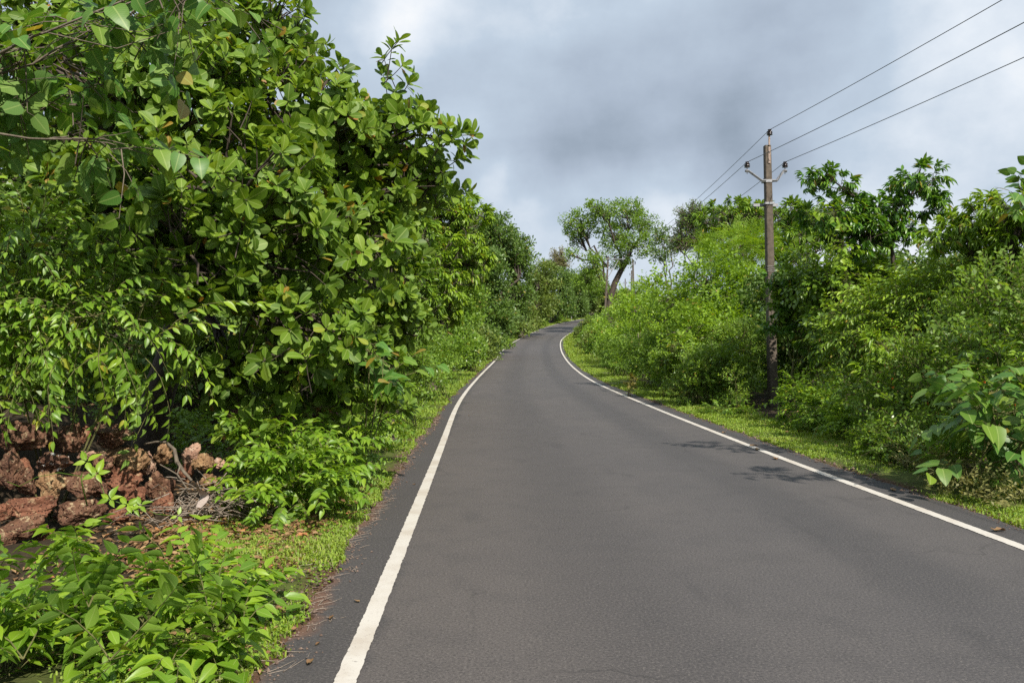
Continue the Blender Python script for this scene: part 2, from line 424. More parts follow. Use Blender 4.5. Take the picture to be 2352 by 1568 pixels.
def stone_mat(name, a, b_, spot, lich, lich_amt=0.5):
    m, t = new_mat(name); tc = t.add('ShaderNodeTexCoord'); o = tc.outputs['Object']
    oi = t.add('ShaderNodeObjectInfo')
    ad = t.add('ShaderNodeVectorMath', operation='ADD'); t.link(o, ad.inputs[0]); 
    cmb = t.add('ShaderNodeCombineXYZ'); r10 = t.math('MULTIPLY', oi.outputs['Random'], 37.0); t.link(r10, cmb.inputs[0]); t.link(r10, cmb.inputs[2])
    t.link(cmb.outputs[0], ad.inputs[1]); o = ad.outputs[0]
    n1 = t.noise(o, 7.0, 5, 0.6); n2 = t.noise(o, 34.0, 5, 0.7); n3 = t.noise(o, 16.0, 4, 0.65)
    vo = t.add('ShaderNodeTexVoronoi'); vo.inputs['Scale'].default_value = 46.0; t.link(o, vo.inputs['Vector'])
    col = t.ramp(n1, [(0.35, a), (0.65, b_)])
    col = t.mix(t.math('MULTIPLY', t.smooth(n2, 0.53, 0.70), 0.7), col, V3(spot))
    col = t.mix(t.math('MULTIPLY', t.smooth(vo.outputs['Distance'], 0.30, 0.12), 0.75), col, (.030, .016, .012, 1))
    col = t.mix(t.math('MULTIPLY', t.smooth(n3, 0.56, 0.66), lich_amt), col, V3(lich))
    p = t.add('ShaderNodeBsdfPrincipled'); t.link(col, p.inputs['Base Color']); p.inputs['Roughness'].default_value = 0.75
    p.inputs['Specular IOR Level'].default_value = 0.35
    hgt = t.math('ADD', t.math('MULTIPLY', n2, 0.8), t.smooth(vo.outputs['Distance'], 0.1, 0.35))
    bp = t.add('ShaderNodeBump'); bp.inputs['Strength'].default_value = 0.9; bp.inputs['Distance'].default_value = 0.013
    t.link(hgt, bp.inputs['Height']); t.link(bp.outputs[0], p.inputs['Normal']); finish(t, p.outputs[0]); return m


M['laterite'] = stone_mat('dark_laterite', (.080, .036, .021), (.165, .080, .046), (.34, .21, .115), (.52, .42, .25), 0.6)
M['laterite_red'] = stone_mat('red_laterite', (.115, .044, .024), (.225, .092, .050), (.38, .20, .11), (.50, .38, .22), 0.4)
M['laterite_ochre'] = stone_mat('ochre_laterite', (.17, .090, .044), (.28, .165, .080), (.40, .27, .145), (.48, .41, .22), 0.45)
M['laterite_pale'] = stone_mat('pale_laterite', (.28, .155, .105), (.42, .26, .18), (.54, .38, .28), (.58, .48, .37), 0.4)
M['laterite_white'] = stone_mat('lichen_laterite', (.08, .036, .022), (.18, .09, .055), (.36, .23, .13), (.80, .77, .72), 0.95)

# asphalt
m, t = new_mat('asphalt'); tc = t.add('ShaderNodeTexCoord'); o_ = tc.outputs['Object']
n_big = t.noise(o_, 0.35, 4, 0.55); n_mid = t.noise(o_, 3.0, 5, 0.6); n_fine = t.noise(o_, 150.0, 3, 0.75)
vo = t.add('ShaderNodeTexVoronoi'); vo.inputs['Scale'].default_value = 120.0; t.link(o_, vo.inputs['Vector'])
col = t.ramp(n_big, [(0.3, (.076, .0705, .071)), (0.7, (.100, .090, .086))])
lane = t.add('ShaderNodeAttribute', attribute_name='lane').outputs['Fac']
wear = t.math('ADD', t.smooth(t.math('ABSOLUTE', t.math('SUBTRACT', lane, 0.33)), 0.14, 0.02), t.smooth(t.math('ABSOLUTE', t.math('SUBTRACT', lane, 0.70)), 0.10, 0.02))
col = t.mix(t.math('MULTIPLY', t.math('MULTIPLY', wear, t.smooth(n_big, 0.28, 0.50)), 0.50), col, (.044, .043, .046, 1))
col = t.mix(t.math('MULTIPLY', t.smooth(lane, 0.62, 0.05), 0.30), col, (.118, .092, .074, 1))
col = t.mix(t.math('MULTIPLY', t.smooth(n_mid, 0.45, 0.72), 0.22), col, (.040, .038, .039, 1))
col = t.mix(t.math('MULTIPLY', t.smooth(n_fine, 0.50, 0.75), 0.6), col, (.125, .115, .105, 1))
col = t.mix(t.math('MULTIPLY', t.smooth(n_fine, 0.46, 0.30), 0.6), col, (.027, .026, .026, 1))
rs = t.add('ShaderNodeSeparateXYZ'); t.link(vo.outputs['Color'], rs.inputs[0])
col = t.mix(t.math('MULTIPLY', t.math('MULTIPLY', t.smooth(rs.outputs[0], 0.95, 0.98), t.smooth(vo.outputs['Distance'], 0.5, 0.25)), 0.8), col, (.20, .18, .155, 1))
n_gr = t.noise(o_, 62.0, 5, 0.8)
col = t.mix(t.math('MULTIPLY', t.math('MAXIMUM', t.smooth(lane, 0.088, 0.070), t.smooth(lane, 0.905, 0.925)), 0.55), col, (.044, .042, .043, 1))
col = t.mix(t.math('MULTIPLY', t.smooth(n_gr, 0.52, 0.64), 0.60), col, (.175, .156, .142, 1))
col = t.mix(t.math('MULTIPLY', t.smooth(n_gr, 0.48, 0.38), 0.65), col, (.028, .026, .026, 1))
# hairline cracks, here and there
wp = t.add('ShaderNodeVectorMath', operation='MULTIPLY_ADD'); nw = t.add('ShaderNodeTexNoise'); nw.inputs['Scale'].default_value = 2.5; nw.inputs['Detail'].default_value = 5; t.link(o_, nw.inputs[0])
t.link(nw.outputs['Color'], wp.inputs[0]); wp.inputs[1].default_value = (.5, .5, .5); t.link(o_, wp.inputs[2])
vc = t.add('ShaderNodeTexVoronoi'); vc.feature = 'DISTANCE_TO_EDGE'; vc.inputs['Scale'].default_value = 0.42; t.link(wp.outputs[0], vc.inputs['Vector'])
col = t.mix(t.math('MULTIPLY', t.math('MULTIPLY', t.smooth(vc.outputs['Distance'], 0.007, 0.002), t.smooth(n_big, 0.52, 0.62)), 0.32), col, (.022, .021, .021, 1))
# oil stains and scuffs
mp2 = t.add('ShaderNodeMapping'); mp2.inputs['Scale'].default_value = (1.0, 0.30, 1.0); mp2.inputs['Rotation'].default_value = (0, 0, 0.25); t.link(o_, mp2.inputs[0])
n_st = t.noise(mp2.outputs[0], 1.7, 4, 0.6)
col = t.mix(t.math('MULTIPLY', t.smooth(n_st, 0.58, 0.76), 0.42), col, (.038, .036, .037, 1))
n_sc = t.noise(o_, 5.0, 6, 0.7)
col = t.mix(t.math('MULTIPLY', t.smooth(n_sc, 0.67, 0.74), 0.55), col, (.030, .029, .030, 1))
soil = t.add('ShaderNodeAttribute', attribute_name='edge').outputs['Fac']
sn = t.math('ADD', soil, t.math('MULTIPLY', t.math('SUBTRACT', t.noise(o_, 0.9, 4, 0.6), 0.42), 0.9))
col = t.mix(t.math('MULTIPLY', t.smooth(sn, 0.14, 0.0), 0.85), col, (.15, .080, .052, 1))
p = t.add('ShaderNodeBsdfPrincipled'); t.link(col, p.inputs['Base Color']); p.inputs['Roughness'].default_value = 0.78; p.inputs['Specular IOR Level'].default_value = 0.35
bp = t.add('ShaderNodeBump'); bp.inputs['Strength'].default_value = 0.55; bp.inputs['Distance'].default_value = 0.004; t.link(n_fine, bp.inputs['Height']); t.link(bp.outputs[0], p.inputs['Normal'])
finish(t, p.outputs[0]); M['asphalt'] = m

m, t = new_mat('road_paint'); tc = t.add('ShaderNodeTexCoord'); o_ = tc.outputs['Object']
n1 = t.noise(o_, 2.2, 5, 0.6); n2 = t.noise(o_, 60.0, 4, 0.75)
n3 = t.noise(o_, 9.0, 6, 0.7)
col = t.mix(t.math('MULTIPLY', t.smooth(n1, 0.40, 0.75), 0.65), (.57, .53, .47, 1), (.40, .33, .255, 1))
col = t.mix(t.math('MULTIPLY', t.smooth(n2, 0.56, 0.70), 0.55), col, (.24, .21, .18, 1))
col = t.mix(t.math('MULTIPLY', t.smooth(n3, 0.64, 0.70), 0.75), col, (.15, .13, .115, 1))
p = t.add('ShaderNodeBsdfPrincipled'); t.link(col, p.inputs['Base Color']); p.inputs['Roughness'].default_value = 0.7
finish(t, p.outputs[0]); M['paint'] = m

m, t = new_mat('red_soil_ground'); tc = t.add('ShaderNodeTexCoord'); o_ = tc.outputs['Object']
rd = t.add('ShaderNodeAttribute', attribute_name='edge').outputs['Fac']
n1 = t.noise(o_, 1.4, 5, 0.6); n2 = t.noise(o_, 22.0, 5, 0.7); n3 = t.noise(o_, 6.0, 4, 0.6)
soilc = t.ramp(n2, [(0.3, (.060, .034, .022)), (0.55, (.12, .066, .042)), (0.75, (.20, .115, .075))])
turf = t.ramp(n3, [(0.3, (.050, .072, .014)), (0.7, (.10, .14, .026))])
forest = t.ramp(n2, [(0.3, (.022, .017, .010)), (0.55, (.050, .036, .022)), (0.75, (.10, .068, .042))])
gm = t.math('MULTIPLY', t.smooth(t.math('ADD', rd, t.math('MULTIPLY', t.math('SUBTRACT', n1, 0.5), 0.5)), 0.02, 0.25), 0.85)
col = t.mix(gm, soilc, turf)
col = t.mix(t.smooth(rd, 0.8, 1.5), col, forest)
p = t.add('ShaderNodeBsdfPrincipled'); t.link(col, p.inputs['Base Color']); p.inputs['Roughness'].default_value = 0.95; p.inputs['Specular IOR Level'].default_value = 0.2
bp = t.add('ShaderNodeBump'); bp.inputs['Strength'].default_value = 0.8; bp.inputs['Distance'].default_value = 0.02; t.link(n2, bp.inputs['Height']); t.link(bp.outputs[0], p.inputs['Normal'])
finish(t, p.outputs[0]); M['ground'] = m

# ------------------------------------------------------------------ ground, road, markings
def axis_steps(lo, a, b_, hi, fine):
    mid = list(np.arange(a, b_ + 1e-6, fine)); s = fine; up = []; x = b_
    while x < hi: s *= 1.18; x += s; up.append(x)
    s = fine; dn = []; x = a
    while x > lo: s *= 1.18; x -= s; dn.append(x)
    return np.array(dn[::-1] + mid + up)


gx = axis_steps(-2500, -7, 10, 2500, 0.16)
gy = np.unique(np.r_[axis_steps(-900, 0.5, 30, 30.1, 0.16), np.arange(30.4, 60, .4), np.arange(60, 235, 0.8), axis_steps(234, 235, 236, 3500, 1.0)])
gX, gY = np.meshgrid(gx, gy); gz = ground_z(gX.ravel(), gY.ravel())
nx_, ny_ = len(gx), len(gy)
ii, jj = np.meshgrid(np.arange(nx_ - 1), np.arange(ny_ - 1)); a0 = (jj * nx_ + ii).ravel()
gd, gs = road_dist(gX, gY)
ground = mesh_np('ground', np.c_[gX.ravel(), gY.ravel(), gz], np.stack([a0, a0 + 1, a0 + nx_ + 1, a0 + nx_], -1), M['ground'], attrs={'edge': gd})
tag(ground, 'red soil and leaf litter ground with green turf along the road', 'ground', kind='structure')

ncr = 24; fr = np.linspace(0, 1, ncr)
# pair the two edges by nearest stations so that cross sections stay square to the road
RV = EL[:, None, :] * (1 - fr[None, :, None]) + ER[:, None, :] * fr[None, :, None]
top = G(RV[..., 1])
V = np.concatenate([RV, top[..., None]], -1)
sk0 = V[:, :1].copy(); sk0[..., 2] -= 0.12; sk0[..., :2] -= (side_normals(EL) * 0.03)[:, None]
sk1 = V[:, -1:].copy(); sk1[..., 2] -= 0.12; sk1[..., :2] += (side_normals(ER) * 0.03)[:, None]
V = np.concatenate([sk0, V, sk1], 1); nc = ncr + 2
ii, jj = np.meshgrid(np.arange(nc - 1), np.arange(NS - 1)); a0 = (jj * nc + ii).ravel()
lane = np.tile(np.r_[0, fr, 1], NS); wid = np.linalg.norm(ER - EL, axis=1)
edge = (np.minimum(lane, 1.3 * (1 - lane) + 0.02).reshape(NS, nc) * wid[:, None]).ravel()
road = mesh_np('road', V.reshape(-1, 3), np.stack([a0, a0 + 1, a0 + nc + 1, a0 + nc], -1), M['asphalt'], attrs={'lane': lane, 'edge': edge}, smooth=False)
tag(road, 'grey asphalt lane curving away between green banks', 'road', kind='structure')


def marking(P, name, label, width, seed):
    n = 5000; Q = at(P, stations_n(P, n)); N = side_normals(Q)
    j1 = (fbm(np.c_[Q * 22, np.zeros(n)], 3, seed) - 0.5) * 0.014; j2 = (fbm(np.c_[Q * 22, np.ones(n)], 3, seed) - 0.5) * 0.014
    A = Q - N * (width / 2 + j1)[:, None]; B = Q + N * (width / 2 + j2)[:, None]
    V = np.stack([np.c_[A, G(A[:, 1]) + 0.005], np.c_[B, G(B[:, 1]) + 0.005]], 1).reshape(-1, 3)
    i = np.arange(n - 1) * 2
    o = mesh_np(name, V, np.stack([i, i + 1, i + 3, i + 2], -1), M['paint'], smooth=False)
    return tag(o, label, 'road marking', kind='structure')


marking(LC, 'road_marking', 'white edge line beside the cashew tree and tumbled stones', 0.107, 31)
marking(RC, 'road_marking', 'white edge line on the utility pole side of the road', 0.110, 37)
# ------------------------------------------------------------------ leaves and sprays
prof_obov = lambda v: np.clip(np.sin(np.pi * np.clip(v, 0, 1) ** 1.45) ** 0.60, 0.03, 1)
prof_ovat = lambda v: np.clip(np.sin(np.pi * np.clip(v, 0, 1) ** 0.72) ** 1.05, 0.02, 1)
prof_lanc = lambda v: np.clip(np.sin(np.pi * np.clip(v, 0, 1) ** 0.85) ** 1.15, 0.02, 1)
prof_heart = lambda v: np.clip((np.sin(np.pi * np.clip(v * .93 + .07, 0, 1) ** 0.60)) ** 0.8, 0.02, 1)


def leaf_template(profile, seg, fold=0.12, curl=0.15, wave=0.0):
    """unit leaf along +y, width scaled by 1 at the widest, normal +z"""
    v = 1 - (1 - np.linspace(0, 1, seg + 1)) ** (1.7 if profile is prof_obov and seg > 2 else 1.0); w_ = profile(v); V = []; UV = []
    for k, (vv, ww) in enumerate(zip(v, w_)):
        z0 = -curl * vv * vv
        for s_ in (-1, 0, 1):
            V.append((s_ * ww * 0.5, vv, z0 + fold * ww * abs(s_) * 0.5 + wave * math.sin(k * 2.4 + s_) * abs(s_))); UV.append((0.5 + s_ * 0.5 * max(ww, .02), vv))
    V = np.array(V); Q = []
    for k in range(seg):
        a = k * 3
        Q += [(a, a + 1, a + 4, a + 3), (a + 1, a + 2, a + 5, a + 4)]
    return V, np.array(Q), np.array(UV)


def rhomb(wv=0.5, curl=0.12, fold=0.15):
    V = np.array([(0, 0, 0), (0.5, wv, fold * .5 - curl * wv * wv), (0, 1, -curl), (-0.5, wv, fold * .5 - curl * wv * wv)])
    return V, np.array([(0, 1, 2, 3)]), np.array([(0.5, 0), (1, .5), (.5, 1), (0, .5)])


T = {'obov': leaf_template(prof_obov, 7, 0.10, 0.14), 'ovat': leaf_template(prof_ovat, 5, 0.18, 0.22), 'lanc': leaf_template(prof_lanc, 5, 0.25, 0.35),
     'heart': leaf_template(prof_heart, 6, 0.12, 0.22, 0.02), 'obov3': leaf_template(prof_obov, 4, 0.12, 0.12), 'ovat3': leaf_template(prof_ovat, 3, 0.18, 0.2),
     'lanc3': leaf_template(prof_lanc, 3, 0.22, 0.3), 'heart3': leaf_template(prof_heart, 3, 0.15, 0.2), 'lo': rhomb(), 'lo_ob': rhomb(0.62)}


def unit(*a): a = np.array(a, float); return a / max(1e-9, np.linalg.norm(a))


def bake(tmpl, leaves, r):
    """leaves: list of (pos, dir, normal, length, width)"""
    TV, TQ, TU = T[tmpl]; n = len(leaves)
    P = np.array([l[0] for l in leaves], float); Dv = nrm(np.array([l[1] for l in leaves], float)); N = np.array([l[2] for l in leaves], float)
    N = nrm(N - (N * Dv).sum(1)[:, None] * Dv); S = np.cross(Dv, N)
    L = np.array([l[3] for l in leaves])[:, None, None]; W = np.array([l[4] for l in leaves])[:, None, None]
    cz = r.uniform(0.4, 1.7, (n, 1, 1))
    V = P[:, None] + W * TV[None, :, 0, None] * S[:, None] + L * TV[None, :, 1, None] * Dv[:, None] + L * cz * TV[None, :, 2, None] * N[:, None]
    Q = (TQ[None] + np.arange(n)[:, None, None] * len(TV)).reshape(-1, 4)
    lv = np.repeat(r.random(n), len(TV)); area = float((L * W).sum() * 0.62)
    return V.reshape(-1, 3), Q, np.tile(TU, (n, 1)), lv, area


def spray(kind, r, lod):
    """one twig with its leaves, axis +y, up +z, true size -> (leaf list, template, twig polylines)"""
    J = lambda s=1.0: r.normal(0, s, 3)
    L = []; tw = []
    if kind == 'rosette':
        n = int(r.integers(7, 11)); ph = r.uniform(0, 6.28)
        for i in range(n):
            f = i / (n - 1); th = math.radians(28 + 62 * f + r.normal(0, 9)); a = ph + i * 2.4 + r.normal(0, .2)
            d = unit(math.sin(th) * math.cos(a), math.cos(th), math.sin(th) * math.sin(a)); nn = np.array([0, 1.0, 0]) + J(.15)
            ln = r.uniform(.115, .175) * (0.75 + .35 * math.sin(math.pi * min(1, f + .25)))
            L.append((np.array([0, -0.035 * f * 1.5, 0]) + d * 0.012, d + J(.06), nn, ln, ln * r.uniform(.50, .66)))
        tw.append((np.array([(0, -.34, -.05), (0, -.16, -.03), (0, 0, 0)]), (.006, .005, .004)))
        return L, 'obov' if lod == 0 else ('obov3' if lod == 1 else 'lo_ob'), tw
    if kind == 'droop':
        Ls = r.uniform(.45, .7); n = 15; P = []
        bend = r.uniform(.20, .42)
        for i in range(n + 1):
            t_ = i / n; P.append((0.02 * math.sin(4 * t_ + r.random()), Ls * t_, .10 * math.sin(t_ * 2.6) - bend * t_ * t_))
        P = np.array(P)
        for i in range(2, n + 1):
            s_ = 1 if i % 2 else -1; d = unit(s_ * .62, .42, -.55 - .3 * r.random()) + J(.12)
            ln = r.uniform(.08, .125) * (1.0 if i < n - 2 else .75)
            L.append((P[i] + np.array([s_ * .008, 0, 0]), d, np.array([s_ * .25, .55, .85]) + J(.2), ln, ln * r.uniform(.36, .46)))
        L.append((P[-1], unit(0, .8, -.5), np.array([0, .4, .9]), .08, .032))
        tw.append((P[::3], np.linspace(.0045, .0015, len(P[::3]))))
        return L, 'ovat' if lod == 0 else ('ovat3' if lod == 1 else 'lo'), tw
    if kind == 'herb':
        for b_ in range(int(r.integers(2, 4))):
            an = r.uniform(-1.0, 1.0); Ls = r.uniform(.26, .46); n = int(r.integers(6, 9)); P = []
            for i in range(n + 1):
                t_ = i / n; P.append((Ls * t_ * math.sin(an), Ls * t_ * math.cos(an), .05 * math.sin(2.5 * t_) - .16 * t_ * t_))
            P = np.array(P)
            for i in range(1, n + 1):
                for s_ in ((1, -1) if r.random() < .75 else (1,)):
                    d = unit(math.cos(an) * s_ * .8 + math.sin(an) * .45, .45 * math.cos(an) - s_ * .6 * math.sin(an), -.55 * r.random() - .20) + J(.18)
                    ln = r.uniform(.075, .135); L.append((P[i], d, np.array([0, .75, .8]) + J(.3), ln, ln * r.uniform(.40, .52)))
            tw.append((P[::2], np.linspace(.004, .0015, len(P[::2]))))
        return L, 'ovat' if lod == 0 else ('ovat3' if lod == 1 else 'lo'), tw
    if kind == 'mango':
        n = int(r.integers(9, 14)); ph = r.uniform(0, 6.28)
        for i in range(n):
            a = ph + i * 2.4; f = i / n
            d = unit(.75 * math.cos(a), .30 + .55 * math.sin(a) * .6 + .3 * (1 - f), -.55 + .75 * (1 - f) * r.random() - .1)
            nn = np.array([.35 * math.cos(a), .4, .9]) + J(.18); ln = r.uniform(.13, .21)
            L.append((np.array([0, -.10 * f, 0]), d + J(.1), nn, ln, ln * r.uniform(.25, .34)))
        tw.append((np.array([(0, -.4, -.04), (0, -.2, -.01), (0, 0, 0)]), (.006, .005, .003)))
        return L, 'lanc' if lod == 0 else ('lanc3' if lod == 1 else 'lo'), tw
    if kind == 'small':
        for b_ in range(3):
            an = (b_ - 1) * .75 + r.normal(0, .2); Ls = r.uniform(.20, .36); n = int(r.integers(8, 12)); el = r.normal(0, .35)
            dv = unit(math.sin(an), math.cos(an), el)
            for i in range(1, n + 1):
                s_ = 1 if i % 2 else -1; p_ = dv * Ls * i / n
                d = unit(s_ * .8 * math.cos(an) + .4 * math.sin(an), .5 * math.cos(an) - s_ * .6 * math.sin(an), r.normal(0, .4)); ln = r.uniform(.045, .075)
                L.append((p_, d, np.array([0, .3, .9]) + J(.45), ln, ln * r.uniform(.45, .6)))
            tw.append((np.array([(0, -.12, 0), (0, 0, 0), tuple(dv * Ls)]), (.004, .003, .0015)))
        return L, 'ovat3' if lod == 0 else 'lo', tw
    if kind == 'feather':
        Ls = r.uniform(.32, .46)
        for i in range(10):
            t_ = (i + 1) / 10; p_ = np.array([0, Ls * t_, .05 * math.sin(3 * t_) - .14 * t_ * t_])
            for s_ in (1, -1):
                for q in range(4):
                    ln = .055; bp_ = p_ + np.array([s_ * .035 * (q + .4), .018 * q, -.004 * q * q])
                    L.append((bp_, unit(s_ * .75, .65, r.normal(0, .25)), np.array([0, .2, 1]) + J(.3), ln, .017))
        tw.append((np.array([(0, -.15, 0), (0, 0, 0), (0, Ls, -.08)]), (.004, .003, .0012)))
        return L, 'lo', tw
    if kind == 'broad':
        n = int(r.integers(4, 7)); Ls = r.uniform(.30, .45)
        for i in range(n):
            t_ = (i + 1) / n; s_ = 1 if i % 2 else -1; p_ = np.array([0, Ls * t_, -.08 * t_ * t_])
            d = unit(s_ * .75, .5, -.42 - .3 * r.random()) + J(.16); ln = r.uniform(.13, .21)
            pe = p_ + unit(s_ * .7, .4, .1) * .05
            L.append((pe, d, np.array([s_ * .3, .5, .85]) + J(.3), ln, ln * r.uniform(.66, .82)))
            tw.append((np.array([p_, (p_ + pe) / 2 + np.array([0, 0, .006]), pe]), (.003, .0025, .002)))
        tw.append((np.array([(0, -.25, -.02), (0, 0, 0), (0, Ls, -.08)]), (.007, .005, .003)))
        return L, 'heart' if lod == 0 else ('heart3' if lod == 1 else 'lo'), tw
    if kind == 'clump':                                        # a leafy shoot seen from far off
        for i in range(16):
            d = unit(*(r.normal(0, 1, 3) + np.array([0, .9, -.1]))); p_ = r.normal(0, .16, 3) * np.array([1, .8, .6]); ln = r.uniform(.10, .19)
            L.append((p_, d, np.array([0, .4, .9]) + J(.45), ln, ln * r.uniform(.40, .6)))
        return L, 'lo', tw
    if kind == 'wisp':                                         # thin twig with few leaves
        for i in range(7):
            p_ = np.array([r.normal(0, .12), r.uniform(-.3, .3), r.normal(0, .1)]); ln = r.uniform(.10, .17)
            L.append((p_, unit(*r.normal(0, 1, 3)), np.array([0, .4, .9]) + J(.6), ln, ln * .42))
        tw.append((np.array([(0, -.5, -.06), (0, -.1, 0), (0, .35, .02)]), (.02, .013, .006)))
        return L, 'lo', tw


SPR = {}
def variants(kind, lod, k=10):
    if (kind, lod) not in SPR:
        r = np.random.default_rng(abs(hash(kind + str(lod))) % 1000 if False else sum(map(ord, kind)) * 7 + lod); out = []
        for _ in range(k):
            L, tm, tw = spray(kind, r, lod); V, Q, U, lv, ar = bake(tm, L, r)
            tb = Buf(); tb.tube(np.array([(0, 0, 0), (0, .001, 0)]), .0001, 3) if not tw else [tb.tube(p_, rr, 4) for p_, rr in tw]
            out.append((V, Q, U, lv, ar, np.vstack(tb.V), np.vstack(tb.Q)))
        SPR[(kind, lod)] = out
    return SPR[(kind, lod)]


def frames(axis, roll, r):
    A = nrm(axis); up = np.tile(np.array([0., 0, 1]), (len(A), 1)); up[np.abs(A[:, 2]) > .95] = (0, 1, .1)
    Z = nrm(up - (up * A).sum(1)[:, None] * A); X = np.cross(A, Z)
    th = (r.uniform(-math.pi, math.pi, len(A)) if roll is None else r.normal(0, roll, len(A)))[:, None]
    X2 = X * np.cos(th) + Z * np.sin(th); Z2 = -X * np.sin(th) + Z * np.cos(th)
    return np.stack([X2, A, Z2], 1)                            # rows: local axes in world


ROLL = {'rosette': None, 'clump': None, 'wisp': None, 'mango': .35, 'droop': .25, 'herb': .35, 'small': .8, 'feather': .45, 'broad': .35}


SLEN = {'rosette': .07, 'clump': .12, 'wisp': .15, 'mango': .10, 'droop': .22, 'herb': .14, 'small': .12, 'feather': .15, 'broad': .18}


def place_sprays(bl, bt, kind, lod, P, A, size, r, shade=0.6, twigs=True):
    vs = variants(kind, lod); which = r.integers(0, len(vs), len(P)); Rm = frames(A, ROLL[kind], r)
    sc = size * r.uniform(.78, 1.22, len(P)); hue = r.random(len(P))
    for k, (V, Q, U, lv, ar, TV, TQ) in enumerate(vs):
        s_ = np.where(which == k)[0]
        if not len(s_): continue
        W = P[s_][:, None] + sc[s_][:, None, None] * np.einsum('vi,nij->nvj', V, Rm[s_])
        n = len(s_); l_ = (lv[None] * (1 - shade * .6) + hue[s_][:, None] * shade * .6)
        l_ = np.where(lv[None] > .985, lv[None], l_)
        bl.add(W.reshape(-1, 3), (Q[None] + np.arange(n)[:, None, None] * len(V)).reshape(-1, 4), np.tile(U, (n, 1)), l_.ravel())
        if twigs and bt is not None:
            W = P[s_][:, None] + sc[s_][:, None, None] * np.einsum('vi,nij->nvj', TV, Rm[s_])
            bt.add(W.reshape(-1, 3), (TQ[None] + np.arange(n)[:, None, None] * len(TV)).reshape(-1, 4))


def wobble(a, b_, r, n=6, amt=.06, sag=0.0):
    t_ = np.linspace(0, 1, n)[:, None]; L = np.linalg.norm(b_ - a)
    P = a + (b_ - a) * t_; P[1:-1] += r.normal(0, amt * L / 2, (n - 2, 3)); P[:, 2] += sag * L * (t_[:, 0] * (1 - t_[:, 0])) * 4
    return P


def blob(px, py, Y, rx, ry, rd=None):
    k = Y / F; return (pt(px, py, Y), np.array([rx * k, (rd if rd is not None else rx) * k, ry * k]))


